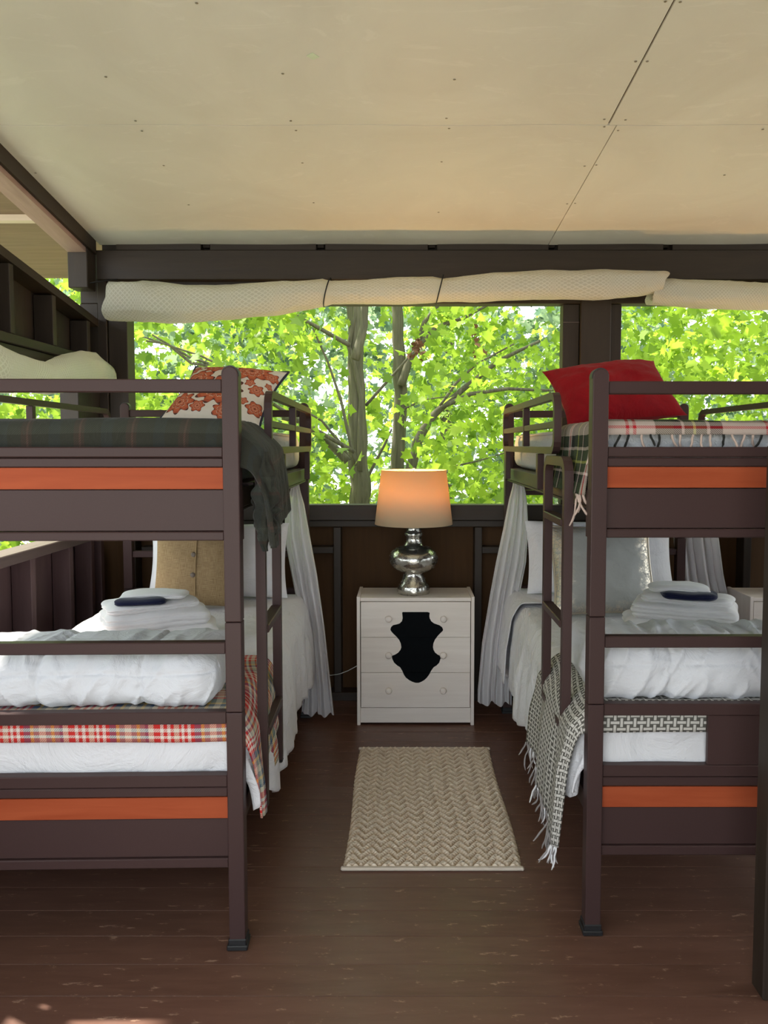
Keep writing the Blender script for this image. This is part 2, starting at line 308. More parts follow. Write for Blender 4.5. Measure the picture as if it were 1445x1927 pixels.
# ------------------------------------------------------------------ object helpers
def setp(o, label=None, cat=None, group=None, kind=None):
    if label: o['label'] = label
    if cat: o['category'] = cat
    if group: o['group'] = group
    if kind: o['kind'] = kind
    return o
def link(name, me, parent=None, smooth=False):
    o = bpy.data.objects.new(name, me); C.objects.link(o)
    if parent is not None: o.parent = parent
    return o
def empty(name, loc=(0, 0, 0), rz=0, parent=None, **k):
    o = bpy.data.objects.new(name, None); C.objects.link(o); o.location = loc; o.rotation_euler = (0, 0, rz)
    o.empty_display_size = 0.1
    if parent is not None: o.parent = parent
    return setp(o, **k)
class MB:
    def __init__(s): s.v = []; s.f = []; s.sm = []
    def add(s, vs, fs, sm=False):
        b = len(s.v); s.v += [tuple(p) for p in vs]; s.f += [tuple(i + b for i in f) for f in fs]; s.sm += [sm] * len(fs); return s
    def box(s, x0, x1, y0, y1, z0, z1, bev=0.0):
        x0, x1 = min(x0, x1), max(x0, x1); y0, y1 = min(y0, y1), max(y0, y1)
        bm = bmesh.new(); bmesh.ops.create_cube(bm, size=1.0)
        for v in bm.verts: v.co = Vector(((x0 + x1) / 2 + v.co.x * (x1 - x0), (y0 + y1) / 2 + v.co.y * (y1 - y0), (z0 + z1) / 2 + v.co.z * (z1 - z0)))
        if bev: bmesh.ops.bevel(bm, geom=list(bm.edges), offset=bev, segments=2 if bev > 0.004 else 1, affect='EDGES', profile=0.5)
        bm.verts.ensure_lookup_table()
        s.add([v.co for v in bm.verts], [[v.index for v in f.verts] for f in bm.faces]); bm.free(); return s
    def prism(s, pts, axis, a0, a1):
        n = len(pts)
        def mk(p, a): return {'x': (a, p[0], p[1]), 'y': (p[0], a, p[1]), 'z': (p[0], p[1], a)}[axis]
        vs = [mk(p, a0) for p in pts] + [mk(p, a1) for p in pts]
        fs = [tuple(range(n)), tuple(range(2 * n - 1, n - 1, -1))] + [(i, (i + 1) % n, n + (i + 1) % n, n + i) for i in range(n)]
        return s.add(vs, fs)
    def tube(s, path, rad, seg=8, sq=None, cap=True):
        """round tube (or rectangular when sq=(w,h)) along a path; rad may be a list"""
        P = [Vector(p) for p in path]; n = len(P); rings = []
        up = Vector((0, 0, 1))
        prevN = None
        for i, p in enumerate(P):
            d = (P[min(i + 1, n - 1)] - P[max(i - 1, 0)]).normalized()
            if prevN is None:
                a = up if abs(d.dot(up)) < 0.95 else Vector((1, 0, 0))
                N = (a - d * a.dot(d)).normalized()
            else:
                N = (prevN - d * prevN.dot(d)); N = N.normalized() if N.length > 1e-6 else prevN
            prevN = N; B = d.cross(N)
            r = rad[i] if isinstance(rad, (list, tuple)) else rad
            if sq: off = [(-sq[0], -sq[1]), (sq[0], -sq[1]), (sq[0], sq[1]), (-sq[0], sq[1])]; ring = [p + B * a / 2 + N * b / 2 for a, b in off]
            else: ring = [p + (N * math.cos(2 * PI * k / seg) + B * math.sin(2 * PI * k / seg)) * r for k in range(seg)]
            rings.append(ring)
        m = len(rings[0]); vs = [q for r in rings for q in r]
        fs = [(i * m + k, i * m + (k + 1) % m, (i + 1) * m + (k + 1) % m, (i + 1) * m + k) for i in range(n - 1) for k in range(m)]
        if cap: fs += [tuple(range(m - 1, -1, -1)), tuple(range((n - 1) * m, n * m))]
        return s.add(vs, fs, not sq)
    def lathe(s, prof, cx=0, cy=0, seg=32):
        vs = []; n = len(prof)
        for r, z in prof:
            for k in range(seg): a = 2 * PI * k / seg; vs.append((cx + r * math.cos(a), cy + r * math.sin(a), z))
        fs = [(i * seg + k, i * seg + (k + 1) % seg, (i + 1) * seg + (k + 1) % seg, (i + 1) * seg + k) for i in range(n - 1) for k in range(seg)]
        if prof[0][0] > 1e-4: fs.append(tuple(range(seg - 1, -1, -1)))
        if prof[-1][0] > 1e-4: fs.append(tuple(range((n - 1) * seg, n * seg)))
        return s.add(vs, fs, True)
    def mesh(s, name, mat):
        me = bpy.data.meshes.new(name); me.from_pydata(s.v, [], s.f)
        me.polygons.foreach_set('use_smooth', s.sm); me.materials.append(M[mat])
        bm = bmesh.new(); bm.from_mesh(me); bmesh.ops.recalc_face_normals(bm, faces=bm.faces); bm.to_mesh(me); bm.free()
        me.update(); return me
    def build(s, name, mat, parent=None, **k): return setp(link(name, s.mesh(name, mat), parent), **k)
def grid(name, mat, nu, nv, fn, parent=None, thick=0.0, uvs=(1, 1), uvfn=None, closed=False, **k):
    """fn(u,v) -> point; u,v in 0..1; the sheet gets real thickness"""
    vs = []; uv = []
    for j in range(nv + 1):
        for i in range(nu + 1):
            a, b = i / nu, j / nv; vs.append(tuple(fn(a, b))); uv.append(uvfn(a, b) if uvfn else (a * uvs[0], b * uvs[1]))
    fs = [(j * (nu + 1) + i, j * (nu + 1) + i + 1, (j + 1) * (nu + 1) + i + 1, (j + 1) * (nu + 1) + i) for j in range(nv) for i in range(nu)]
    me = bpy.data.meshes.new(name); me.from_pydata(vs, [], fs); me.materials.append(M[mat])
    ul = me.uv_layers.new(name='UVMap')
    idx = np.empty(len(me.loops), dtype=np.int32); me.loops.foreach_get('vertex_index', idx)
    ul.data.foreach_set('uv', np.array(uv, dtype=np.float32)[idx].ravel())
    me.polygons.foreach_set('use_smooth', [True] * len(fs)); me.update()
    o = setp(link(name, me, parent), **k)
    if thick:
        m = o.modifiers.new('thickness', 'SOLIDIFY'); m.thickness = abs(thick); m.offset = 1 if thick > 0 else -1
    return o
def nz(x, y, z=0.0): return noise.noise(Vector((x, y, z)))
def fb(x, y, z=0.0, o=3):
    r = 0; a = 1
    for i in range(o): r += a * noise.noise(Vector((x, y, z + 7.3 * i))); x *= 2.1; y *= 2.1; a *= 0.5
    return r
def ridge(x, y, z=0.0): return (1 - abs(nz(x, y, z)) * 2.2)
def sstep(a, b, x):
    t = max(0.0, min(1.0, (x - a) / (b - a))); return t * t * (3 - 2 * t)
def at(u, v, Y):
    a = (u - PCX) / FPX; b = -(v - PCY) / FPX; fy = math.cos(PITCH) + b * math.sin(PITCH); fz = -math.sin(PITCH) + b * math.cos(PITCH)
    t = Y / fy; return Vector((a * t, Y, EYE + fz * t))

# ================================================================== SETTING
def roofz(y): return 2.655 + 0.142 * (4.45 - y)          # underside of the sloping ceiling
SL = math.atan(0.142)
# floor: painted planks, one object each, a joint between neighbours
floor = empty('floor', kind='structure', label='dark brown painted plank floor')
MB().box(-1.85, 4.3, 0.0, 4.72, -0.16, -0.022).build('subfloor', 'dark_wood_x', floor)
pw = 0.131; y = 4.66; k = 0; XL, XR = -1.84, 4.28
while y > 0.1:
    cut = random.choice([None, None, 2.2, 2.9, 1.9])
    segs = [(XL, XR)] if cut is None else [(XL, cut - 0.001), (cut + 0.001, XR)]
    h = random.uniform(-0.0012, 0.0)
    if k in (20,): h = 0.0
    for a, b in segs:
        w = (b - a); o = MB().box(-w / 2, w / 2, -pw / 2 + 0.0011, pw / 2 - 0.0011, -0.022, h, 0.0006).build('plank', 'floor_paint', floor)
        o.location = ((a + b) / 2, y - pw / 2, 0)
    y -= pw; k += 1

# ceiling: 4 ft wall-board sheets, one object each
ceil = empty('ceiling', kind='structure', label='pale sloping wallboard ceiling')
def on_ceiling(u, v):
    a = (u - PCX) / FPX; b = -(v - PCY) / FPX; fy = math.cos(PITCH) + b * math.sin(PITCH); fz = -math.sin(PITCH) + b * math.cos(PITCH)
    t = (2.655 + 0.142 * 4.45 - EYE) / (fz + 0.142 * fy); return a * t, fy * t
def sheet(x0, x1, y0, y1, skew=0.0):
    n = 10; vs = []
    for j in range(5):
        for i in range(n + 1):
            yy = y0 + (y1 - y0) * j / 4; xx = x0 + (x1 - x0) * i / n
            if i in (0, n): xx += skew * (yy - y1) * (1 if (i == n or x0 > -1.5) else 0)
            sag = 0.0025 * math.sin(xx * 7.5 + yy) * (1 if j == 4 or j == 0 else 0.4)
            vs.append((xx, yy, roofz(yy) + sag))
    m = n + 1; N = len(vs); fs = [(j * m + i, j * m + i + 1, (j + 1) * m + i + 1, (j + 1) * m + i) for j in range(4) for i in range(n)]
    vs2 = [(a, b, c + 0.011) for a, b, c in vs]
    bd = [i for i in range(m)] + [j * m + n for j in range(1, 5)] + [4 * m + i for i in range(n - 1, -1, -1)] + [j * m for j in range(3, 0, -1)]
    fs2 = [tuple(N + i for i in reversed(f)) for f in fs] + [(bd[i], bd[(i + 1) % len(bd)], N + bd[(i + 1) % len(bd)], N + bd[i]) for i in range(len(bd))]
    return MB().add(vs + vs2, fs + fs2).build('panel', 'drywall', ceil)
xs1 = on_ceiling(1160, 236)[0]; xe1 = on_ceiling(1033, 457)[0]
xs0 = on_ceiling(1145, 234)[0]; xe0 = on_ceiling(1270, 0)
ysm = on_ceiling(700, 235.5)[1]
gp = 0.0022
sheet(-1.725, xe1 - gp, ysm + gp, 4.45, (xe1 - xs1) / (4.45 - ysm)); sheet(xe1 + gp, 3.3, ysm + gp, 4.45, (xe1 - xs1) / (4.45 - ysm)); sheet(3.304, 4.3, ysm + gp, 4.45)
sk0 = (xs0 - xe0[0]) / (ysm - xe0[1])
sheet(-1.725, xs0 - 0.004, ysm - 1.215, ysm - gp, sk0); sheet(xs0 + 0.004, 3.28, ysm - 1.215, ysm - gp, sk0); sheet(3.284, 4.3, ysm - 1.215, ysm - gp)
sheet(-1.725, 0.7, 0.55, ysm - 1.22); sheet(0.704, 4.3, 0.55, ysm - 1.22); sheet(-1.725, 4.3, -0.5, 0.546)
scr = [(199, 144), (255, 227), (532, 138), (547, 227), (267, 246), (557, 245), (308, 311), (569, 306), (355, 385), (590, 381), (67, 325), (370, 5), (855, 149), (840, 222), (845, 241), (831, 304), (825, 399), (1137, 224), (1137, 238), (1177, 225), (1163, 245), (1100, 312), (1122, 310), (1067, 383), (1082, 382), (1196, 115), (1218, 115), (1252, 2), (1280, 3), (1435, 243), (1363, 329)]
scm = MB().lathe([(0.0, -0.0015), (0.0045, -0.0012), (0.0055, 0.0)], seg=8).mesh('screw', 'screw')
for u, v in scr:
    x_, y_ = on_ceiling(u, v); o = link('screw', scm, ceil); o.location = (x_, y_, roofz(y_) - 0.0015)
px_, py_ = on_ceiling(588, 105)
o = MB().prism([(-0.022, 0), (0, -0.02), (0.024, 0.002), (0.002, 0.02)], 'z', -0.0015, 0.0).build('sticker', 'patch', ceil, label='small pale green diamond-shaped patch')
o.location = (px_, py_, roofz(py_) - 0.001); o.rotation_euler = (-SL, 0, 0.1)

# roof deck beyond the ceiling, seen over the left wall
roof = empty('roof', kind='structure', label='brown plywood roof overhang')
def slab(x0, x1, y0, y1, dz0, dz1, name, mat, parent, **k):
    return MB().prism([(y0, roofz(y0) + dz0), (y1, roofz(y1) + dz0), (y1, roofz(y1) + dz1), (y0, roofz(y0) + dz1)], 'x', x0, x1).build(name, mat, parent, **k)
for i in range(5):
    y1 = 5.25 - i * 1.22; slab(-2.62, -0.92, y1 - 1.217, y1, 0.095, 0.113, 'plywood_sheet', 'ply', roof)
    slab(-0.916, 1.5, y1 - 1.217, y1, 0.095, 0.113, 'plywood_sheet', 'ply', roof); slab(1.504, 4.5, y1 - 1.217, y1, 0.095, 0.113, 'plywood_sheet', 'ply', roof)
slab(-2.64, 4.52, -1.1, 5.27, 0.114, 0.135, 'shingle_layer', 'shingle', roof)
for yb in (4.28, 3.86, 3.44, 3.02, 2.6, 2.18): slab(-2.60, -1.86, yb, yb + 0.038, 0.062, 0.094, 'purlin', 'batten', roof)

# left rafter beam above the left wall
slab(-1.845, -1.745, -0.5, 4.30, -0.100, 0.09, 'trim_1', 'beam_wood_lit', None, kind='structure', label='brown rafter beam above left wall, pink ground light in its colour')
slab(-1.744, -1.727, -0.5, 4.40, -0.075, 0.09, 'trim_2', 'dark_wood_y', None, kind='structure', label='dark fascia strip beside ceiling')
MB().box(-1.85, -1.742, 4.305, 4.42, 2.385, 2.66, 0.004).build('trim_3', 'dark_wood_z', None, kind='structure', label='short dark block under the beam end')

# back wall (window wall)
wb = empty('wall_back', kind='structure', label='dark brown framed wall under and over the windows')
YF = 4.50
D = lambda x0, x1, y0, y1, z0, z1, name, mat='dark_wood_x', b=0.003, par=None: MB().box(x0, x1, y0, y1, z0, z1, b).build(name, mat, par or wb)
D(-1.86, 4.3, 4.61, 4.63, -0.1, 1.10, 'sheathing', 'sheathing', 0)
D(-1.86, 4.3, YF - 0.02, YF + 0.10, 1.080, 1.170, 'sill_plate')
D(-1.80, 4.3, YF + 0.0, YF + 0.09, 1.040, 1.078, 'sill_rail')
D(-1.80, 4.3, YF, YF + 0.10, 0.0, 0.05, 'bottom_plate')
for xs in (-1.60, -0.392, 0.437, 1.235, 2.02, 2.80, 3.6): D(xs - 0.022, xs + 0.022, YF, YF + 0.105, 0.05, 1.038, 'stud', 'dark_wood_z')
D(-1.55, -0.416, YF + 0.02, YF + 0.10, 0.88, 0.92, 'blocking'); D(0.46, 1.21, YF + 0.02, YF + 0.10, 0.88, 0.92, 'blocking')
D(-1.70, -1.592, YF - 0.02, YF + 0.10, 1.172, 2.62, 'corner_post', 'dark_wood_z')
D(-1.755, -1.705, YF - 0.03, YF + 0.06, 1.172, 2.62, 'corner_batten', 'dark_wood_z')
D(0.918, 1.012, YF, YF + 0.09, 1.172, 2.33, 'jamb', 'dark_wood_z'); D(1.016, 1.188, YF - 0.03, YF + 0.12, 1.172, 2.45, 'post', 'dark_wood_z'); D(1.192, 1.256, YF, YF + 0.09, 1.172, 2.33, 'jamb', 'dark_wood_z')
D(0.92, 1.012, YF - 0.003, YF, 2.225, 2.229, 'metal_strip', 'sill_wood', 0)
D(3.45, 3.6, YF - 0.02, YF + 0.12, 1.172, 2.45, 'post', 'dark_wood_z')
D(-1.86, 4.3, YF - 0.01, YF + 0.09, 2.332, 2.62, 'header'); D(-1.86, -1.757, YF - 0.02, YF + 0.09, 1.04, 2.33, 'corner_post', 'dark_wood_z')
D(-1.74, 4.3, YF - 0.075, YF - 0.012, 2.455, 2.618, 'beam')
xb = [-1.66, -1.128, -0.475, 0.160, 0.845, 1.495, 2.1, 2.75, 3.4, 4.3]
for a, b in zip(xb[:-1], xb[1:]): D(a + 0.028, b - 0.024, YF - 0.055, YF - 0.01, 2.622, 2.660, 'frieze_block', 'dark_wood_x', 0.002)
for a in xb[1:-1]: D(a - 0.020, a + 0.018, YF - 0.02, YF + 0.5, 2.645, 2.74, 'rafter_end', 'dark_wood_y', 0.002)
D(-1.74, 4.3, YF + 0.02, YF + 0.04, 2.62, 2.76, 'soffit_board', 'dark_wood_x', 0)

# left wall
wl = empty('wall_left', kind='structure', label='dark open-stud left wall with window band')
XI = -1.752
def plateL(x0, x1, y0, y1, off, th, name):   # follows the roof slope
    zz = lambda yy: 2.262 + 0.142 * (4.30 - yy) + off
    MB().prism([(y0, zz(y0)), (y1, zz(y1)), (y1, zz(y1) + th), (y0, zz(y0) + th)], 'x', x0, x1).build(name, 'dark_wood_y', wl)
plateL(XI - 0.10, XI, -0.5, 4.47, -0.042, 0.042, 'top_plate')
MB().prism([(0.0, 2.0), (4.47, 2.0), (4.47, 2.236), (0.0, 2.87)], 'x', XI - 0.118, XI - 0.103).build('sheathing', 'dark_wood_z', wl)
ys = [0.2, 0.62, 1.03, 1.45, 1.86, 2.28, 2.69, 3.10, 3.50, 3.92, 4.34]
for yy in ys:
    zt = 2.262 + 0.142 * (4.30 - yy) - 0.048
    D(XI - 0.10, XI - 0.004, yy - 0.02, yy + 0.02, 2.02, zt, 'upper_stud', 'dark_wood_z', 0.002, wl)
D(XI - 0.10, XI, -0.4, 4.47, 1.975, 2.018, 'header_plate', 'dark_wood_y', 0.003, wl)
D(XI - 0.08, XI - 0.02, -0.4, 4.47, 1.90, 1.973, 'header_board', 'dark_wood_y', 0.003, wl)
D(XI - 0.10, XI, 4.17, 4.47, 1.04, 1.90, 'window_side', 'dark_wood_z', 0.003, wl)
D(XI - 0.11, XI + 0.012, -0.4, 4.47, 0.985, 1.035, 'sill', 'sill_wood', 0.004, wl)
D(XI - 0.118, XI - 0.103, -0.4, 4.60, -0.1, 0.985, 'sheathing', 'knee_wood', 0, wl)
for yy in ys[1:] + [4.20]:
    D(XI - 0.10, XI - 0.004, yy + 0.10, yy + 0.145, 0.05, 0.983, 'stud', 'knee_wood', 0.003, wl)
D(XI - 0.10, XI, -0.4, 4.47, 0.0, 0.048, 'bottom_plate', 'dark_wood_y', 0.003, wl)
for yy in (1.6,): D(XI - 0.10, XI, yy, yy + 0.09, 1.037, 1.90, 'mullion', 'dark_wood_z', 0.003, wl)

# right wall far out of frame, same framing with a window band
wr = empty('wall_right', kind='structure', label='dark right wall with window band')
D(4.30, 4.40, -0.4, 4.6, -0.1, 1.04, 'knee_wall', 'dark_wood_z', 0.003, wr); D(4.30, 4.40, -0.4, 4.6, 2.3, 2.75, 'upper_wall', 'dark_wood_z', 0.003, wr)
for yy in (0.0, 2.2, 4.5): D(4.30, 4.40, yy, yy + 0.09, 1.04, 2.3, 'post', 'dark_wood_z', 0.003, wr)
# unseen front wall added behind the camera, its left doorway shaping the daylight
wf = empty('wall_front_added', kind='structure', label='unseen dark front wall added to shape daylight through a wide doorway')
D(1.0, 4.40, -0.60, -0.50, -0.1, 3.35, 'boarding', 'dark_wood_z', 0, wf); D(-1.86, 0.998, -0.60, -0.50, 2.62, 3.35, 'lintel', 'dark_wood_x', 0, wf)
D(0.90, 0.998, -0.60, -0.50, -0.1, 2.618, 'door_post', 'dark_wood_z', 0.003, wf)
# slim post in the right foreground
tp = MB().box(0.982, 1.07, 2.02, 2.09, 0.0, 1.52, 0.004).build('trim_4', 'dark_wood_z', None, kind='structure', label='half-height dark post at the right edge of the photo')

# ground outside
def gfn(a, b):
    x = -60 + 120 * a; y = -40 + 130 * b; return (x, y, -1.3 - 0.02 * max(0, y - 5) + 0.25 * nz(x * 0.1, y * 0.1))
grid('ground', 'ground', 60, 60, gfn, kind='structure')

# ================================================================== BUNK BEDS
LB = dict(s=-1, o=(-0.478, 2.235, 0), r=R(1.3)); RB = dict(s=1, o=(0.562, 2.305, 0), r=0.0)
def place(o, B):
    o.location = B['o']; o.rotation_euler = (0, 0, B['r']); return o
def rounded_rect_path(y0, y1, z0, z1, r, x, n=5):
    P = []
    for cy, cz, a0 in ((y1 - r, z1 - r, 0), (y0 + r, z1 - r, 90), (y0 + r, z0 + r, 180), (y1 - r, z0 + r, 270)):
        for i in range(n + 1):
            a = R(a0 + 90 * i / n); P.append((x, cy + r * math.cos(a), cz + r * math.sin(a)))
    P.append(P[0]); return P
def flatbar(mb, path, wx, wn):
    """bar with a rectangular section following a path lying in the y,z plane at constant x"""
    n = len(path); vs = []
    for i, p in enumerate(path):
        a = Vector(path[max(i - 1, 0)]); b = Vector(path[min(i + 1, n - 1)])
        if Vector(path[0]) == Vector(path[-1]) and i in (0, n - 1): a = Vector(path[-2]); b = Vector(path[1])
        d = (b - a).normalized(); N = Vector((0, -d.z, d.y)); p = Vector(p)
        for sx, sn in ((-1, -1), (1, -1), (1, 1), (-1, 1)): vs.append(p + Vector((sx * wx / 2, 0, 0)) + N * sn * wn / 2)
    fs = [(i * 4 + k, i * 4 + (k + 1) % 4, (i + 1) * 4 + (k + 1) % 4, (i + 1) * 4 + k) for i in range(n - 1) for k in range(4)]
    if Vector(path[0]) != Vector(path[-1]): fs += [(3, 2, 1, 0), tuple(range((n - 1) * 4, n * 4))]
    mb.add(vs, fs)
def bunk(B, label, blank=False):
    s = B['s']; root = empty('bunk_bed', label=label, cat='bunk bed', group='metal bunk beds'); place(root, B)
    bx = lambda x0, x1, y0, y1, z0, z1, name, mat='bed_metal', bev=0.003, **k: MB().box(s * x0, s * x1, y0, y1, z0, z1, bev).build(name, mat, root, **k)
    WD, LN = 1.016, 2.03
    for px0 in (0.0, WD - 0.048):
        for py0 in (0.0, LN - 0.05):
            p = MB()
            # rounded top post outline in x,z
            pts = [(px0, 0.03), (px0 + 0.048, 0.03), (px0 + 0.048, 1.722)] + [(px0 + 0.024 + 0.024 * math.cos(R(a)), 1.722 + 0.024 * math.sin(R(a))) for a in range(20, 180, 20)] + [(px0, 1.722)]
            # four stacked tube sections with a joint between them
            for z0, z1 in ((0.03, 0.7285), (0.7305, 0.9985), (1.0005, None)):
                if z1 is None: q = [(px0, z0), (px0 + 0.048, z0)] + pts[2:]
                else: q = [(px0, z0), (px0 + 0.048, z0), (px0 + 0.048, z1), (px0, z1)]
                p.prism([(s * a, b) for a, b in q], 'y', py0, py0 + 0.05)
            po = p.build('post', 'bed_metal', root)
            mo = po.modifiers.new('b', 'BEVEL'); mo.width = 0.003; mo.segments = 2; mo.limit_method = 'ANGLE'
            cp = [(px0 - 0.0015, 1.718), (px0 + 0.0495, 1.718)] + [(px0 + 0.024 + 0.0258 * math.cos(R(a)), 1.724 + 0.0258 * math.sin(R(a))) for a in range(0, 181, 18)]
            MB().prism([(s * a, b) for a, b in cp], 'y', py0 + 0.008, py0 + 0.042).build('post_cap', 'black_plastic', po)
            f = MB(); f.box(s * (px0 - 0.007), s * (px0 + 0.055), py0 - 0.007, py0 + 0.057, 0.0, 0.016, 0.003); f.box(s * (px0 - 0.003), s * (px0 + 0.051), py0 - 0.003, py0 + 0.053, 0.014, 0.034, 0.003)
            f.build('foot_cap', 'black_plastic', po)
    for y0, foot in ((0.0, 1), (LN - 0.05, 0)):
        a, b = 0.0485, WD - 0.0485; y = y0 + 0.008
        zb = 1.25 if foot else 1.30
        bx(a, b, y, y + 0.035, 1.672, 1.710, 'top_rail')
        bx(a, b, y, y + 0.035, 1.484, 1.514, 'mattress_rail'); bx(a, b, y + 0.002, y + 0.034, 1.455, 1.482, 'mattress_rail')
        bx(a, b, y + 0.008, y + 0.024, 1.391, 1.454, 'wood_strip' if foot else 'metal_panel', 'orange_veneer' if foot else 'bed_metal', 0.001, **(dict(label='orange wood veneer strip') if foot else {}))
        bx(a, b, y + 0.012, y + 0.028, 1.268, 1.389, 'metal_panel', 'bed_metal', 0.0015)
        bx(a, b, y + 0.002, y + 0.036, 1.240, 1.2665, 'bottom_tube')
        bx(a, b, y, y + 0.035, 0.903, 0.938, 'guard_rail'); bx(a, b, y, y + 0.035, 0.692, 0.729, 'guard_rail')
        bx(a, b, y, y + 0.035, 0.500, 0.536, 'mattress_rail'); bx(a, b, y + 0.002, y + 0.034, 0.470, 0.498, 'mattress_rail')
        bx(a, b, y + 0.008, y + 0.024, 0.401, 0.466, 'wood_strip', 'orange_veneer', 0.001, label='orange wood veneer strip')
        bx(a, b, y + 0.012, y + 0.028, 0.281, 0.399, 'metal_panel', 'bed_metal', 0.0015)
        bx(a, b, y + 0.002, y + 0.036, 0.250, 0.2795, 'bottom_tube')
        if foot and blank: bx(0.372, 0.64, y + 0.004, y + 0.02, 0.5365, 0.6915, 'blank_panel', 'bed_metal', 0.001)
    # side rails, slat decks
    for x0, z in ((0.006, 1.332), (WD - 0.036, 1.332), (0.012, 0.36), (WD - 0.042, 0.36)):
        if 1:
            bx(x0, x0 + 0.03, 0.0505, LN - 0.0505, z, z + 0.062, 'side_rail'); bx(x0 + 0.004, x0 + 0.022, 0.0505, LN - 0.0505, z - 0.012, z - 0.001, 'side_rail_lip')
            for ya in (0.051, LN - 0.063): 
                pl = bx(x0 - 0.004, x0 - 0.0005, min(ya, ya), ya + 0.012 if ya > 1 else 0.075, z - 0.095, z + 0.05, 'bracket', 'bed_metal', 0.001)
    for z in (1.386, 0.414): bx(0.04, WD - 0.04, 0.06, LN - 0.06, z, z + 0.008, 'deck')
    # guard frames (rounded) on both long sides
    for gx, y0, y1 in ((-0.022, 0.42, 1.80), (WD + 0.022, 0.10, 1.86)):
        g = MB(); flatbar(g, [(s * gx, b, c) for a, b, c in rounded_rect_path(y0, y1, 1.500, 1.695, 0.05, 0)], 0.026, 0.026)
        gf = g.build('guard_frame', 'bed_metal', root)
        MB().box(s * (gx - 0.012), s * (gx + 0.012), y0 + 0.0135, y1 - 0.0135, 1.580, 1.604, 0.002).build('guard_bar', 'bed_metal', gf)
        for ym in ((y0 + y1) / 2,):
            MB().box(s * (gx - 0.014), s * (gx + 0.014), ym - 0.015, ym + 0.015, 1.514, 1.681, 0.002).build('guard_upright', 'bed_metal', gf)
        for ym in (y0 + 0.33, y1 - 0.10):
            MB().box(s * (gx - 0.014), s * (gx + 0.012), ym - 0.02, ym + 0.02, 1.345, 1.486, 0.002).build('guard_bracket', 'bed_metal', gf)
    # ladder: two uprights joined by a rounded hoop, three rungs
    lx = -0.028; l0, l1 = 0.20, 0.545; zt = 1.466
    lad = MB(); P = []; r = 0.05
    zb = 0.365
    P.append((s * lx, l0, zb)); P.append((s * lx, l0, zt - r))
    for i in range(1, 6): a = R(180 - 90 * i / 5); P.append((s * lx, l0 + r + r * math.cos(a), zt - r + r * math.sin(a)))
    for i in range(0, 6): a = R(90 - 90 * i / 5); P.append((s * lx, l1 - r + r * math.cos(a), zt - r + r * math.sin(a)))
    P.append((s * lx, l1, zb)); flatbar(lad, P, 0.030, 0.032)
    ld = lad.build('ladder', 'bed_metal', root)
    for z in (1.265, 0.928, 0.592): MB().box(s * (lx - 0.02), s * (lx + 0.02), l0 + 0.0165, l1 - 0.0165, z - 0.013, z + 0.013, 0.003).build('rung', 'bed_metal', ld)
    for yy in (l0, l1):
        MB().box(s * (lx - 0.016), s * (lx + 0.016), yy - 0.017, yy + 0.017, zb - 0.012, zb, 0.004).build('rubber_tip', 'black_plastic', ld)
        MB().box(s * -0.008, s * 0.03, yy - 0.01, yy + 0.01, 1.3945, 1.402).build('ladder_hook', 'bed_metal', ld)
    return root
bunk(LB, 'dark brown metal bunk bed left of the aisle, its lower bed with warm plaid blanket')
bunk(RB, 'dark brown metal bunk bed right of the aisle, its top bunk carrying the red pillow', True)

# ------------------------------------------------------------------ soft things
def rbox(hx, hy, hz, r, n=26, nzv=10, disp=None):
    """rounded soft block, one closed surface, centre at origin; vertices on a cube grid pushed to a rounded box"""
    bm = bmesh.new(); idx = {}
    dims = (n, n if hy > hx * 0.5 else max(8, n // 2), nzv)
    if hy > hx * 1.3: dims = (n, int(n * 1.6), nzv)
    if hx > hy * 1.3: dims = (int(n * 1.6), n, nzv)
    def vert(i, j, k):
        key = (i, j, k)
        if key not in idx:
            p = Vector(((2 * i / dims[0] - 1) * hx, (2 * j / dims[1] - 1) * hy, (2 * k / dims[2] - 1) * hz))
            c = Vector((max(-hx + r, min(hx - r, p.x)), max(-hy + r, min(hy - r, p.y)), max(-hz + min(r, hz * 0.95), min(hz - min(r, hz * 0.95), p.z))))
            d = p - c
            if d.length > 1e-9:
                rr = Vector((r, r, min(r, hz * 0.95))); d.normalize(); p = c + Vector((d.x * rr.x, d.y * rr.y, d.z * rr.z))
            if disp: p = disp(p)
            idx[key] = bm.verts.new(p)
        return idx[key]
    a, b, c = dims
    for i in range(a):
        for j in range(b):
            bm.faces.new((vert(i, j, 0), vert(i, j + 1, 0), vert(i + 1, j + 1, 0), vert(i + 1, j, 0))); bm.faces.new((vert(i, j, c), vert(i + 1, j, c), vert(i + 1, j + 1, c), vert(i, j + 1, c)))
    for i in range(a):
        for k in range(c):
            bm.faces.new((vert(i, 0, k), vert(i + 1, 0, k), vert(i + 1, 0, k + 1), vert(i, 0, k + 1))); bm.faces.new((vert(i, b, k), vert(i, b, k + 1), vert(i + 1, b, k + 1), vert(i + 1, b, k)))
    for j in range(b):
        for k in range(c):
            bm.faces.new((vert(0, j, k), vert(0, j, k + 1), vert(0, j + 1, k + 1), vert(0, j + 1, k))); bm.faces.new((vert(a, j, k), vert(a, j + 1, k), vert(a, j + 1, k + 1), vert(a, j, k + 1)))
    for f in bm.faces: f.smooth = True
    return bm
def bmobj(bm, name, mat, parent=None, **k):
    bmesh.ops.recalc_face_normals(bm, faces=bm.faces)
    me = bpy.data.meshes.new(name); bm.to_mesh(me); bm.free(); me.materials.append(M[mat]); return setp(link(name, me, parent), **k)
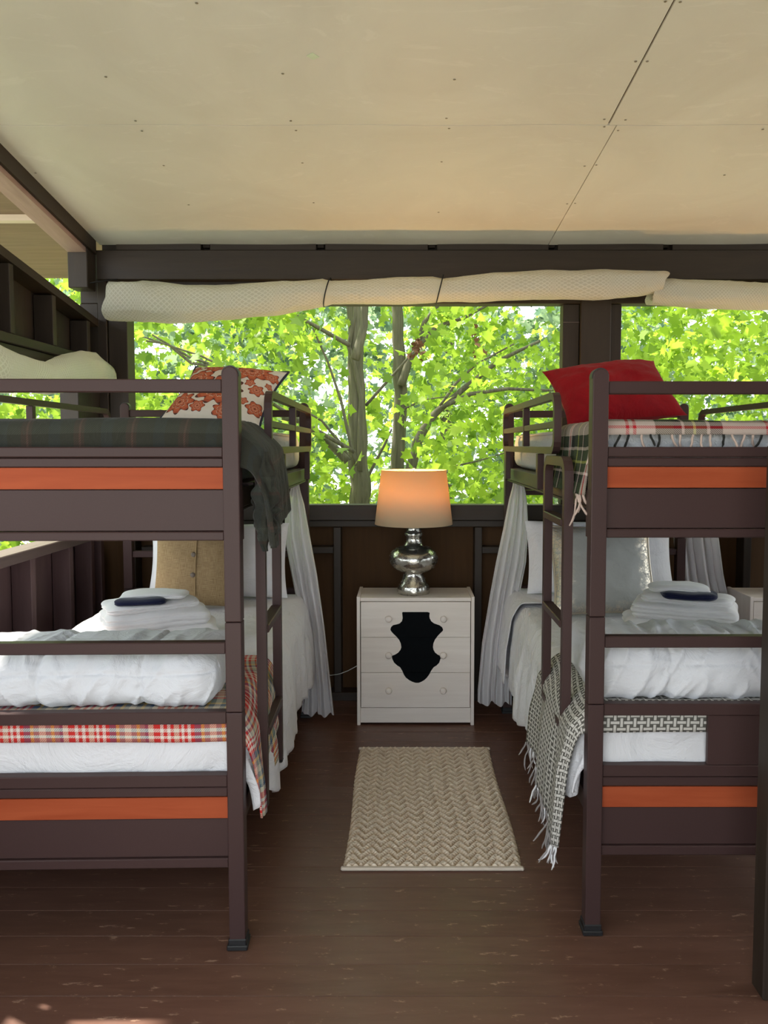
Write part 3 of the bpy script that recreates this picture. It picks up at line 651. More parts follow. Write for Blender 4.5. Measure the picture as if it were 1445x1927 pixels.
def mattress(B, z0, z1, label, mat):
    s = B['s']
    def dsp(p): return p + Vector((0.004 * nz(p.y * 9, p.z * 18, 3), 0.004 * nz(p.x * 9, p.z * 20, 1), 0.005 * nz(p.x * 5, p.y * 5)))
    o = bmobj(rbox(0.466, 0.94, (z1 - z0) / 2, 0.05, 24, 8, lambda p: dsp(p) + Vector((s * 0.508, 1.015, (z0 + z1) / 2))), 'mattress', mat, None, label=label, cat='mattress')
    MB().tube([(s * 0.06, 0.10, z1 - 0.012), (s * 0.05, 1.9, z1 - 0.012)], 0.004, 6).build('piping', mat, o)
    return place(o, B)
mattress(LB, 1.396, 1.578, 'white quilted mattress on the top bunk under the dark mohair blanket', 'mattress_pad')
mattress(RB, 1.396, 1.578, 'white quilted mattress on the top bunk under the tartan blanket', 'mattress_pad')
mattress(LB, 0.424, 0.695, 'white mattress on the lower bunk at left, under the plain sheet', 'white_sheet')
mattress(RB, 0.424, 0.695, 'white mattress on the lower bunk at right, under the plain sheet', 'white_sheet')

def drape(B, name, mat, top, x_in, x_out, y0, y1, hang_a, hang_f, nu, nv, thick, amp=0.012, seed=0.0, off=0.0, yfront=0.04, xedge=0.045, hem=None, bulge=0.0, flare=0.0, **k):
    """cloth lying on a bed top: a runs across the bed (past the aisle edge it hangs by hang_a), b runs along it (past the foot it hangs by hang_f)"""
    s = B['s']; A0 = -hang_a; A1 = x_out - xedge
    # a: distance from aisle edge inward (negative = hanging)
    Bm0 = -hang_f if hang_f else 0.0
    rad = 0.035
    def fn(u, v):
        b = Bm0 + (y1 - y0 - Bm0) * v
        yy = y0 + b
        ha = hang_a if hem is None else hem(yy)
        a = -ha + (A1 + ha) * u
        ea, eb = max(0.0, rad - a), max(0.0, rad - b) if hang_f else 0.0
        h = (ea ** 4 + eb ** 4) ** 0.25
        # rounding over the edge
        def curl(e):
            th = min(e / rad, PI / 2) if rad else PI / 2
            return rad * math.sin(th), rad * (1 - math.cos(th)) + max(0.0, e - rad * PI / 2)
        ho, dn = curl(h)
        if h > 0: dx, dy = ea / math.hypot(ea, eb), eb / math.hypot(ea, eb)
        else: dx = dy = 0
        hang = sstep(0.03, 0.25, dn)
        fold = amp * (1.0 + 2.2 * hang) * fb(yy * 7 + seed, 0.6 * dn + (u * 3 if dn == 0 else 0), seed + a * 2.5 * (1 - hang), 3)
        x = xedge + max(a, rad) - ho * dx - hang * 0.012 - off - fold * hang * dx
        y = y0 + (max(b, rad) if hang_f else b) - ho * dy - off * dy - abs(fold) * 0.5 * dy
        z = top + off - dn + (0.6 * fold) * (1 - hang)
        if eb > 0 and ea == 0: y -= 0.004 * math.sin(x * 25 + seed) * hang
        x -= 0.03 * hang * max(0, dn - 0.1) * 2 + bulge * sstep(0.0, 0.10, dn) * dx
        y += flare * max(0.0, dn) * (b / max(0.01, y1 - y0)) * (1 if ea > 0 else 0)
        return (s * x, y, z)
    o = grid(name, mat, nu, nv, fn, thick=thick * (-s), uvfn=lambda u, v: ((hang_a + A1) * u, (y1 - y0 - Bm0) * v), **k)
    return place(o, B)
# lower sheets
drape(LB, 'bed_sheet', 'white_sheet', 0.700, 0, 0.975, 0.052, 1.94, 0.42, 0.17, 90, 110, 0.003, 0.010, 1.3, off=0.004, xedge=0.03, hem=lambda y: 0.27 + 0.13 * sstep(0.08, 0.55, y) + 0.04 * nz(y * 4, 2), bulge=0.03, label='white sheet spread over the left lower mattress and hanging to the floor side', cat='sheet')
drape(RB, 'bed_sheet', 'white_sheet', 0.700, 0, 0.975, 0.052, 1.94, 0.42, 0.17, 90, 110, 0.003, 0.010, 5.3, off=0.004, xedge=0.03, hem=lambda y: 0.27 + 0.13 * sstep(0.08, 0.55, y) + 0.05 * nz(y * 4, 5), bulge=0.03, label='white sheet spread over the right lower mattress and hanging to the floor side', cat='sheet')
drape(RB, 'turned_down_sheet', 'white_sheet', 0.712, 0, 0.955, 1.52, 1.90, 0.40, 0, 70, 40, 0.004, 0.008, 9.1, off=0.018, xedge=0.03, bulge=0.035, label='white top sheet folded over at the pillow end of the right lower bunk', cat='sheet')
# blankets
drape(LB, 'plaid_blanket', 'plaid_warm', 0.708, 0, 0.94, 0.047, 0.66, 0.36, 0.075, 90, 50, 0.006, 0.007, 3.0, off=0.012, xedge=0.03, hem=lambda y: 0.33 - 0.16 * sstep(0.1, 0.66, y), bulge=0.036, label='red, cream and blue plaid blanket across the foot of the lower left bunk', cat='blanket')
th = drape(RB, 'woven_throw', 'basket_weave', 0.708, 0, 0.90, 0.047, 0.62, 0.42, 0.075, 90, 50, 0.007, 0.008, 6.0, off=0.014, xedge=0.03, hem=lambda y: 0.46 - 0.10 * sstep(0.1, 0.6, y), bulge=0.058, flare=0.15, label='grey and white basket-weave throw with fringe on the lower right bunk', cat='blanket')
mo = drape(LB, 'mohair_blanket', 'mohair_dark', 1.588, 0, 0.975, 0.047, 0.49, 0.30, 0.13, 110, 70, 0.012, 0.011, 12.0, off=0.010, xedge=0.02, hem=lambda y: 0.36 - 0.07 * sstep(0.1, 0.45, y) + 0.03 * nz(y * 7, 1), bulge=0.068, flare=0.35, label='dark green-brown striped mohair blanket over the foot of the left top bunk', cat='blanket')
ta = drape(RB, 'tartan_blanket', 'tartan', 1.586, 0, 0.975, 0.047, 0.56, 0.20, 0.03, 90, 60, 0.008, 0.008, 15.0, off=0.010, xedge=0.02, hem=lambda y: 0.215, bulge=0.0, flare=0.1, label='green, black and cream tartan blanket with red lines on the right top bunk', cat='blanket')
# crumpled corner of the mohair blanket that hangs down inside the near post
def tail(x0, y0, z0, ln, r0, sd):
    def f(u, v):
        a = 2 * PI * u; z = z0 - ln * v; r = r0 * (0.35 + 0.9 * sstep(0, 0.25, v)) * (1 - 0.75 * sstep(0.75, 1, v)) * (1 + 0.5 * nz(v * 5, sd))
        r *= 1 + 0.75 * nz(math.cos(a) * 2.2 + sd, math.sin(a) * 2.2, v * 6)
        return (x0 + 0.018 * nz(v * 5, sd + 8) + r * math.cos(a), y0 + 0.02 * nz(v * 6, sd + 3) + r * math.sin(a), z)
    return f
for q in ((0.062, 0.075, 1.50, 0.30, 0.024, 1.0), (0.050, 0.105, 1.42, 0.17, 0.018, 4.0), (0.078, 0.085, 1.36, 0.12, 0.016, 9.0)):
    grid('gathered_corner', 'mohair_dark', 30, 44, tail(*q), mo, 0, (0.2, 0.4), label='bunched corner of the blanket hanging free')
# fringe tassels
def tassels(parent, pts, mat, ln, r, seed):
    random.seed(seed)
    for p in pts:
        p = Vector(p); P = [p]; d = Vector((random.uniform(-.2, .2), random.uniform(-.2, .2), -1))
        L = ln * random.uniform(0.7, 1.2)
        for i in range(5):
            d = (d + Vector((random.uniform(-.35, .35), random.uniform(-.35, .35), 0))).normalized(); d.z = -abs(d.z); P.append(P[-1] + d * L / 5)
        MB().tube(P, [r, r * 1.1, r * 0.9, r * 1.1, r, r * 0.5], 5).build('tassel', mat if isinstance(mat, str) else random.choice(mat), parent)
def hem_pts(o, n, j=0, edge='u0'):
    me = o.data; nv_ = [v.co.copy() for v in me.vertices]; return nv_
def edge_points(o, nu, nv, n, v0=0.0, v1=1.0, side='a'):
    co = [v.co for v in o.data.vertices]; out = []
    for i in range(n):
        t = i / (n - 1)
        if side == 'a': j = round((v0 + (v1 - v0) * t) * nv); out.append(co[j * (nu + 1)].copy())
        else: k = round((v0 + (v1 - v0) * t) * nu); out.append(co[k].copy())
    return out
tassels(th, edge_points(th, 90, 50, 52, 0.02, 1.0), ['grey_fringe', 'white_sham', 'grey_fringe'], 0.085, 0.0032, 3)
tassels(ta, edge_points(ta, 90, 60, 34, 0.12, 1.0, 'b'), ['pink_fringe', 'dark_fringe', 'pink_fringe'], 0.055, 0.0038, 4)
tassels(ta, edge_points(ta, 90, 60, 5, 0.02, 0.22), ['pink_fringe'], 0.09, 0.004, 5)

# comforters: thick folded duvets with channel seams and creases
def comforter(B, label, x0, x1, y0, y1, z0, z1, seed, cr, rot=0.0, rr=0.06):
    s = B['s']; hx, hy, hz = (x1 - x0) / 2, (y1 - y0) / 2, (z1 - z0) / 2
    def dsp(p):
        q = p.copy(); X = p.x * s; front = p.y < -hy * 0.55
        wv = 0.03 * nz(p.z * 9, p.y * 5, seed)
        puff = 0.0; stitch = 0.0
        cols = (-0.50, 0.20, 0.88)
        dmin = min(abs(X / hx - c + wv) for c in cols) * hx
        stitch = math.exp(-(dmin / 0.006) ** 2); puff = min(1, dmin / 0.10) ** 0.5
        if front:
            dz = abs(p.z - hz * 0.42 - 0.006 * nz(p.x * 6, seed)); stitch = max(stitch, 0.7 * math.exp(-(dz / 0.005) ** 2)); puff *= min(1, dz / 0.05) ** 0.25
        n = Vector((p.x / hx * 0.25, p.y / hy, p.z / hz * 1.0)); n.normalize()
        near = math.exp(-dmin / 0.05)
        w = 0.007 * (puff - 0.8) - 0.008 * stitch
        w += (0.006 + cr * 0.008) * max(0.0, ridge(p.x * 13 + p.z * (9 if X > 0 else -9) + seed, p.z * 3 + p.y * 3, seed)) ** 3
        w += 0.008 * near * nz(p.x * 30, p.z * 40 + seed, p.y * 30) + 0.007 * fb(p.x * 4 + seed, p.y * 4, p.z * 5)
        q += n * w
        q.z = max(q.z, -hz)
        if p.z > 0: q.z += 0.016 * (1 - (p.x / hx) ** 2) * (1 - (p.y / hy) ** 2)
        return q
    bm = rbox(hx, hy, hz, min(rr, hz * 0.9), 80, 26, dsp)
    bmesh.ops.transform(bm, matrix=Matrix.Translation(Vector((s * (x0 + x1) / 2, (y0 + y1) / 2, (z0 + z1) / 2))) @ Matrix.Rotation(rot, 4, 'Z'), verts=bm.verts)
    o = bmobj(bm, 'comforter', 'white_comforter', None, label=label, cat='comforter'); place(o, B)
    m = o.modifiers.new('sub', 'SUBSURF'); m.levels = 1; m.render_levels = 1
    return o
comforter(LB, 'folded white quilted comforter on the foot of the left lower bunk', 0.095, 0.985, 0.055, 0.46, 0.722, 0.872, 1.0, 0.5)
comforter(RB, 'folded white crumpled comforter on the foot of the right lower bunk', 0.03, 0.98, 0.055, 0.46, 0.722, 0.885, 4.0, 1.1)

# pillows
def pillow(name, label, loc, rot, w, h, t, mat, seed=0, back=None, pinch=0.10, n=40, wr=1.0, edge=None, cat='pillow', group=None):
    root = empty(name, loc, label=label, cat=cat, group=group); root.rotation_euler = rot
    def th(a, b):
        e = max(0.0, (1 - abs(a) ** 2.6)) ** 0.55 * max(0.0, (1 - abs(b) ** 2.6)) ** 0.55
        cr = ridge(a * 2.5 + seed, b * 2.5, seed) ** 2 * 0.05 + 0.10 * fb(a * 2 + seed, b * 2, seed)
        rad = 0.05 * math.cos(9 * math.atan2(b, a) + seed) * (a * a + b * b) * 0.5
        return t / 2 * e * (1 + wr * (cr + rad))
    def pos(a, b, sg):
        x = a * w / 2 * (1 - pinch * (1 - b * b) * abs(a) ** 3); z = b * h / 2 * (1 - pinch * (1 - a * a) * abs(b) ** 3)
        return (x, sg * th(a, b), z + h / 2)
    for sg, mt, nm in ((-1, mat, 'front_cover'), (1, back or mat, 'back_cover')):
        grid(nm, mt, n, n, lambda u, v: pos((2 * u - 1) * -sg * (1), 2 * v - 1, sg), root, 0, uvfn=lambda u, v: (u, v))
    if edge:
        P = [];
        for k in range(64):
            q = k / 16
            if q < 1: a, b = 2 * q - 1, -1
            elif q < 2: a, b = 1, 2 * (q - 1) - 1
            elif q < 3: a, b = 1 - 2 * (q - 2), 1
            else: a, b = -1, 1 - 2 * (q - 3)
            P.append(pos(a, b, 0))
        P.append(P[0]); MB().tube(P, 0.006, 6, cap=False).build('piping', edge, root)
    return root
pillow('throw_pillow', 'cream pillow with rust-orange medallion print standing on the left top bunk', (-0.815, 3.22, 1.605), (R(-52), R(4), R(-10)), 0.45, 0.42, 0.13, 'medallion_print', 2.0, back='navy_piping', edge='navy_piping', group='throw pillows')
pillow('throw_pillow', 'bright red velvet pillow leaning on the right top bunk', (0.885, 3.05, 1.612), (R(-46), R(-6), R(8)), 0.50, 0.35, 0.16, 'red_velvet', 5.0, wr=1.6, group='throw pillows')
bp = pillow('throw_pillow', 'tan burlap pillow with buttons on the left lower bunk', (-1.03, 3.78, 0.715), (R(-14), 0, R(2)), 0.43, 0.43, 0.15, 'burlap', 7.0, pinch=0.05, wr=0.7, group='throw pillows')
def yfront(x, z): return 0
for zz in (0.255, 0.155):
    b = MB().lathe([(0.0, 0.006), (0.008, 0.006), (0.0125, 0.003), (0.0125, 0.0), (0.010, -0.004)], seg=14).build('button', 'button', bp)
    b.rotation_euler = (R(90), 0, 0); b.location = (-0.005, -0.0795 + 0.0, zz)
MB().tube([(0.006, -0.064 - 0.017 * math.sin(PI * k / 12), 0.045 + 0.35 * k / 12) for k in range(13)], 0.0035, 6).build('placket_edge', 'burlap', bp)
pillow('bed_pillow', 'white bed pillow behind the burlap pillow on the left lower bunk', (-0.985, 4.03, 0.712), (R(-12), 0, 0), 0.74, 0.40, 0.17, 'white_sham', 9.0, pinch=0.05, wr=1.4, group='bed pillows')
pillow('bed_pillow', 'white bed pillow behind the silvery pillow on the right lower bunk', (1.04, 4.03, 0.735), (R(-14), 0, 0), 0.78, 0.39, 0.18, 'white_sham', 11.0, pinch=0.04, wr=1.4, group='bed pillows')
pillow('throw_pillow', 'silvery grey foil-printed pillow on the right lower bunk', (0.965, 3.62, 0.715), (R(-22), 0, R(3)), 0.50, 0.44, 0.16, 'silver_pillow', 13.0, pinch=0.06, edge='silver_pillow', group='throw pillows')

# towels
def puffy(name, label, loc, rz, hx, hy, hz, mat='towel', seed=0, cat='towel', group=None, groove=0.012, bend=0.0, nlev=1):
    """soft folded cloth: rounded block with the gap between its folds running round three sides"""
    def dsp(p):
        q = p.copy(); e = max(abs(p.x) / hx, abs(p.y) / hy)
        for lv in ([0.0] if nlev == 1 else [-hz * 0.3, hz * 0.35]):
            g = math.exp(-((p.z - lv - 0.10 * hz * nz(p.x * 7, p.y * 7, seed)) / (hz * 0.13)) ** 2) * (1 - sstep(hx * 0.80, hx * 0.97, p.x))
            if e > 0.8: q.x *= 1 - groove * g / hx; q.y *= 1 - groove * g / hy
        k = 0.010 * fb(p.x * 7 + seed, p.y * 7, p.z * 9); q.x += k; q.y += 0.010 * fb(p.x * 6, p.y * 6 + seed, p.z * 12 + 5)
        q.z += (0.10 * hz + 0.004) * fb(p.x * 7, p.y * 7, seed) * (0.5 + 0.5 * p.z / hz)
        q.z += -bend * (p.x / hx) ** 2 + 0.003 * math.sin(p.y * 60 + seed) * (p.z > 0) * sstep(0.3, 0.9, e)
        return q
    o = bmobj(rbox(hx, hy, hz, min(0.045, hy * 0.6), 34, 20, dsp), name, mat, None, label=label, cat=cat, group=group); o.location = (loc[0], loc[1], loc[2] + hz); o.rotation_euler = (0, 0, rz); return o
def towel_stack(cx, cy, z, rz, side, sg):
    g = 'folded white towels on the ' + side + ' lower bunk'; f = 1 if side == 'left' else -1
    puffy('bath_towel', 'thick white bath towel at the bottom of the stack on the %s lower bunk' % side, (cx + 0.045 * f, cy + 0.03, z), rz, 0.20, 0.13, 0.032, seed=sg, group=g)
    puffy('bath_towel', 'thick white bath towel second from the bottom of the stack on the %s lower bunk' % side, (cx, cy, z + 0.058), rz + 0.16 * f, 0.215, 0.13, 0.037, seed=sg + 4, group=g, nlev=2)
    puffy('hand_towel', 'white hand towel below the navy cloth on the %s lower bunk' % side, (cx - 0.015 * f, cy, z + 0.124), rz + 0.22 * f, 0.185, 0.105, 0.021, seed=sg + 8, group=g)
towel_stack(-1.045, 3.19, 0.712, R(18), 'left', 1.0); towel_stack(1.22, 3.32, 0.712, R(-14), 'right', 30.0)
puffy('navy_cloth', 'small navy cloth between white towels on the left lower bunk', (-1.075, 3.115, 0.870), R(8), 0.100, 0.062, 0.014, 'navy_cloth', 3, 'cloth', 'navy cloths', 0.003)
puffy('washcloth', 'white washcloth topping the towel stack on the left lower bunk', (-1.045, 3.19, 0.885), R(12), 0.135, 0.075, 0.014, seed=12, groove=0.006, bend=0.008)
puffy('navy_cloth', 'small navy cloth between white towels on the right lower bunk', (1.205, 3.225, 0.870), R(-16), 0.110, 0.068, 0.017, 'navy_cloth', 5, 'cloth', 'navy cloths', 0.003)
puffy('washcloth', 'white washcloth topping the towel stack on the right lower bunk', (1.185, 3.29, 0.893), R(-22), 0.125, 0.075, 0.016, seed=17, groove=0.006, bend=0.010)

# gauze curtains: outline given per height at the far posts, folds run down the cloth
def curtain(label, rows, yc, folds=9, depth=0.035, seed=0.0, tie=None):
    zs = [r[0] for r in rows]
    def rowat(z):
        for i in range(len(rows) - 1):
            a, b = rows[i], rows[i + 1]
            if a[0] >= z >= b[0]:
                t = (a[0] - z) / (a[0] - b[0]); return a[1] + (b[1] - a[1]) * t, a[2] + (b[2] - a[2]) * t
        return rows[-1][1], rows[-1][2]
    zt, zb = zs[0], zs[-1]
    def fn(u, v):
        z = zt + (zb - zt) * v; xl, xr = rowat(z); wd = xr - xl
        ph = u * folds * 2 * PI + seed + 1.2 * nz(u * 3, v * 1.5, seed)
        am = depth * min(1, wd / 0.16) * (0.9 - 0.35 * v)
        x = xl + wd * u + am * 0.25 * math.sin(ph * 0.5 + 1)
        y = yc + am * math.sin(ph) + 0.01 * v * math.sin(u * 5)
        zz = z + (0.012 * math.sin(ph * 0.5) * (v - 0.9) * 10 if v > 0.9 else 0)
        return (x, y, max(zz, 0.012))
    o = grid('gauze_curtain', 'gauze', 110, 50, fn, label=label, cat='curtain', group='white gauze curtains')
    if tie:
        MB().tube([(tie[0] + tie[2] * math.cos(a), yc + 0.028 * math.sin(a), tie[1] + 0.006 * math.sin(a * 2)) for a in [2 * PI * k / 20 for k in range(21)]], 0.009, 8, cap=False).build('tie_knot', 'white_sham', o)
    return o
def rows_from(px, Y):
    out = []
    for v, ul, ur in px:
        a, b = at(ul, v, Y), at(ur, v, Y); out.append((a.z, a.x, b.x))
    return out
curtain('white gauze curtain tied at the far end of the left bunk', rows_from([(905, 548, 562), (925, 545, 566), (950, 535, 574), (1010, 533, 585), (1080, 546, 598), (1180, 566, 612), (1290, 570, 624), (1345, 565, 630)], 4.14), 4.14, 5, 0.03, 0.4, (-0.595, 1.36, 0.022))
curtain('white gauze curtain tied at the far end of the right bunk beside the white chest', rows_from([(905, 965, 985), (915, 964, 988), (940, 957, 993), (1000, 945, 996), (1060, 932, 992), (1120, 921, 980), (1210, 906, 968), (1300, 898, 964), (1325, 898, 964)], 4.14), 4.14, 5, 0.03, 2.2, (0.605, 1.375, 0.028))
curtain('white gauze curtain hanging at the outer far side of the right bunk', rows_from([(935, 1268, 1330), (1010, 1264, 1348), (1080, 1272, 1357), (1185, 1285, 1380), (1330, 1290, 1410)], 4.36), 4.36, 5, 0.03, 4.2)

# ================================================================== CHESTS
def chest(x0, y0, label, art=True):
    root = empty('chest_of_drawers', (x0, y0, 0), label=label, cat='chest of drawers', group='white wooden chests')
    w, d, h = 0.634, 0.30, 0.705
    c = MB(); c.box(0, 0.018, 0, d, 0, h, 0.002).build('side_panel', 'white_wood_z', root); MB().box(w - 0.018, w, 0, d, 0, h, 0.002).build('side_panel', 'white_wood_z', root)
    MB().box(0.0185, w - 0.0185, 0.004, d, h - 0.026, h - 0.006, 0.002).build('top', 'white_wood', root)
    MB().box(0.0185, w - 0.0185, d - 0.008, d - 0.001, 0.02, h - 0.0265).build('back_panel', 'white_wood', root)
    MB().box(0.0185, w - 0.0185, 0.008, 0.024, 0.012, 0.094, 0.001).build('plinth', 'white_wood', root)
    # silhouette rows: height, left, right (fractions of width from centre, in metres)
    sil = [(0.622, -.075, .058), (0.618, -.079, .070), (0.600, -.077, .068), (0.588, -.076, .070), (0.572, -.080, .078), (0.560, -.092, .093), (0.556, -.102, .104), (0.550, -.128, .122), (0.540, -.138, .136), (0.528, -.142, .142), (0.520, -.140, .141), (0.505, -.128, .126), (0.490, -.112, .112), (0.470, -.095, .098), (0.450, -.086, .090), (0.430, -.083, .088), (0.415, -.088, .091), (0.400, -.100, .100), (0.390, -.115, .112), (0.383, -.132, .125), (0.379, -.134, .132), (0.365, -.132, .128), (0.345, -.122, .122), (0.330, -.106, .108), (0.320, -.090, .092), (0.300, -.078, .078), (0.280, -.070, .068), (0.262, -.058, .055), (0.248, -.040, .040), (0.240, -.024, .026), (0.234, -.006, .010)]
    cx = w / 2 + 0.006
    for z0, z1 in ((0.098, 0.2895), (0.2915, 0.483), (0.485, 0.676)):
        dr = MB().box(0.022, w - 0.022, 0.003, 0.021, z0, z1, 0.0006).build('drawer', 'white_wood', root)
        for kx in (0.172, 0.466):
            k = MB().lathe([(0.0, 0.026), (0.011, 0.0255), (0.0175, 0.021), (0.0185, 0.015), (0.013, 0.009), (0.009, 0.005), (0.010, 0.0)], seg=18).build('knob', 'white_wood', dr)
            k.rotation_euler = (R(90), 0, 0); k.location = (kx, 0.003, (z0 + z1) / 2 + (0.005 if z0 > 0.3 else 0))
        if art:
            rows = [r for r in sil if z0 < r[0] < z1]
            def interp(z):
                for a, b in zip(sil[:-1], sil[1:]):
                    if a[0] >= z >= b[0]: t = (a[0] - z) / (a[0] - b[0]); return (z, a[1] + (b[1] - a[1]) * t, a[2] + (b[2] - a[2]) * t)
            if sil[0][0] > z1: rows = [interp(z1 + 0.0004)] + rows
            if sil[-1][0] < z0: rows = rows + [interp(z0 - 0.0004)]
            m = MB(); vs_ = []; ym = (0.0022, 0.0205)
            for y_ in ym:
                for z, l, r in rows: vs_ += [(cx + l, y_, z), (cx + r, y_, z)]
            q = len(rows); fs_ = []
            for y_i in (0, 1):
                for i in range(q - 1): b = y_i * 2 * q + 2 * i; fs_.append((b, b + 1, b + 3, b + 2))
            for i in range(q - 1): fs_ += [(2 * i, 2 * i + 2, 2 * q + 2 * i + 2, 2 * q + 2 * i), (2 * i + 1, 2 * i + 3, 2 * q + 2 * i + 3, 2 * q + 2 * i + 1)]
            fs_ += [(0, 1, 2 * q + 1, 2 * q), (2 * q - 2, 2 * q - 1, 4 * q - 1, 4 * q - 2)]
            m.add(vs_, fs_); m.build('painted_silhouette', 'black_paint', dr, label='black hide-shaped silhouette across the drawers')
    return root
chest(-0.254, 4.10, 'white chest of drawers with a black hide silhouette between the bunks')
chest(1.862, 4.10, 'white chest half hidden at the right beyond the right bunk', False)

# ================================================================== LAMPS
def lamp(x, y, z, label, glow=23.0):
    root = empty('table_lamp', (x, y, z), label=label, cat='lamp', group='table lamps')
    k = 0.00082
    prof = [(0.0, 0.0), (0.088, 0.0), (0.0905, 0.006), (0.0905, 0.030), (0.087, 0.040), (0.086, 0.046), (0.076, 0.056), (0.067, 0.075), (0.060, 0.095), (0.053, 0.112), (0.055, 0.118), (0.085, 0.126), (0.112, 0.142), (0.130, 0.165), (0.1365, 0.188), (0.134, 0.210), (0.122, 0.232), (0.100, 0.250), (0.082, 0.257), (0.060, 0.262), (0.052, 0.270), (0.046, 0.285), (0.042, 0.302), (0.043, 0.314), (0.049, 0.322), (0.050, 0.330), (0.045, 0.340), (0.040, 0.350), (0.040, 0.365), (0.046, 0.380), (0.055, 0.390), (0.057, 0.397), (0.050, 0.403), (0.0, 0.404)]
    MB().lathe(prof, seg=48).build('lamp_base', 'mercury_glass', root)
    MB().lathe([(0.0, 0.4045), (0.012, 0.4045), (0.012, 0.46), (0.016, 0.462), (0.016, 0.50), (0.0, 0.50)], seg=16).build('socket', 'silver_paint', root)
    MB().lathe([(0.0, 0.5005), (0.014, 0.502), (0.03, 0.54), (0.032, 0.565), (0.02, 0.592), (0.0, 0.60)], seg=16).build('bulb', 'bulb', root)
    zb, zt = 0.385, 0.683
    sh = MB(); sh.lathe([(0.215, zb), (0.179, zt), (0.1772, zt), (0.2132, zb), (0.215, zb)], seg=64)
    so = sh.build('lamp_shade', 'lamp_shade', root)
    hp = MB()
    for a in range(3):
        t = 2 * PI * a / 3; hp.tube([(0.0, 0.0, zt - 0.01), (0.178 * math.cos(t), 0.178 * math.sin(t), zt - 0.006)], 0.0015, 6)
    hp.tube([(0, 0, 0.60), (0, 0, zt + 0.004)], 0.002, 6); hp.build('shade_spider', 'silver_paint', root)
    MB().lathe([(0.0, 0.012), (0.006, 0.011), (0.008, 0.006), (0.005, 0.0), (0.0, 0.0)], seg=12).build('finial', 'silver_paint', root).location = (0, 0, zt + 0.002)
    ld = bpy.data.lights.new('lamp_glow', 'POINT'); ld.energy = glow; ld.color = (1.0, 0.57, 0.20); ld.shadow_soft_size = 0.035
    lo = bpy.data.objects.new('lamp_glow', ld); C.objects.link(lo); lo.parent = root; lo.location = (0, 0, 0.63)
    return root
lamp(0.054, 4.24, 0.6995, 'mercury-glass table lamp with a glowing drum shade on the silhouette chest')
lamp(2.19, 4.24, 0.6995, 'mercury-glass table lamp on the chest beyond the right bunk, hidden from view', 14.0)
MB().tube([at(672, 1253, 4.43), at(655, 1262, 4.46), at(640, 1268, 4.47), at(622, 1271, 4.48), at(600, 1262, 4.48), at(585, 1230, 4.49)], 0.0022, 6).build('power_cord', 'white_plastic', None, label='thin white lamp cord running behind the chest to the left', cat='cord')

# ================================================================== RUG
def make_rug():
    c = [(-0.215, 3.763), (0.425, 3.763), (0.421, 2.673), (-0.223, 2.673)]
    nu, nv = 220, 330; W_, L_ = 0.64, 1.07
    vs = []; tint = []; uv = []
    for j in range(nv + 1):
        for i in range(nu + 1):
            u, v = i / nu, j / nv
            x = u * W_; y = v * L_
            tri = abs(((x / 0.0655 + 0.06 * math.sin(y * 14) + 0.05 * nz(y * 9, x * 2)) % 1) * 2 - 1)
            ph = (y + tri * 0.050) / 0.046; q = ph % 1
            hgt = max(0.0, math.sin(PI * q)) ** 0.8
            rib = 0.68 + 0.32 * math.sin(y * 2 * PI / 0.0105)
            e = min(1, min(u, 1 - u) * 40) ; wob = 0.004 * nz(y * 60, 3) * (1 if u < 0.02 or u > 0.98 else 0) + 0.005 * math.sin(y * 6)
            z = 0.004 + 0.017 * hgt * rib * e + 0.001 * nz(x * 120, y * 120)
            X = -0.219 + (0.424 + 0.219) * u + wob; Y = 2.678 + 1.08 * (v); vs.append((X, Y, z)); tint.append(hgt * rib * (0.85 + 0.3 * nz(x * 30, y * 30))); uv.append((x, y))
    n1 = len(vs); m = nu + 1
    fs = [(j * m + i, j * m + i + 1, (j + 1) * m + i + 1, (j + 1) * m + i) for j in range(nv) for i in range(nu)]
    bd = [i for i in range(m)] + [j * m + nu for j in range(1, nv + 1)] + [nv * m + i for i in range(nu - 1, -1, -1)] + [j * m for j in range(nv - 1, 0, -1)]
    for b in bd: vs.append((vs[b][0], vs[b][1], 0.0006)); tint.append(0.2); uv.append(uv[b])
    nb = len(bd); fs += [(bd[i], n1 + i, n1 + (i + 1) % nb, bd[(i + 1) % nb]) for i in range(nb)]; fs.append(tuple(n1 + i for i in reversed(range(nb))))
    me = bpy.data.meshes.new('rug'); me.from_pydata(vs, [], fs); me.materials.append(M['rug'])
    a = me.attributes.new('tint', 'FLOAT', 'POINT'); a.data.foreach_set('value', tint)
    ul = me.uv_layers.new(name='UVMap'); idx = np.empty(len(me.loops), dtype=np.int32); me.loops.foreach_get('vertex_index', idx); ul.data.foreach_set('uv', np.array(uv, dtype=np.float32)[idx].ravel())
    me.polygons.foreach_set('use_smooth', [True] * len(fs)); me.update()
    o = setp(link('rug', me), label='cream and tan chevron-ribbed rug on the floor between the bunks', cat='rug')
    for y0, y1 in ((2.662, 2.681), (3.755, 3.772)):
        MB().box(-0.226, 0.430, y0, y1, 0.0006, 0.0125, 0.004).build('edge_binding', 'rug_binding', o, label='plain pale edge binding')
make_rug()

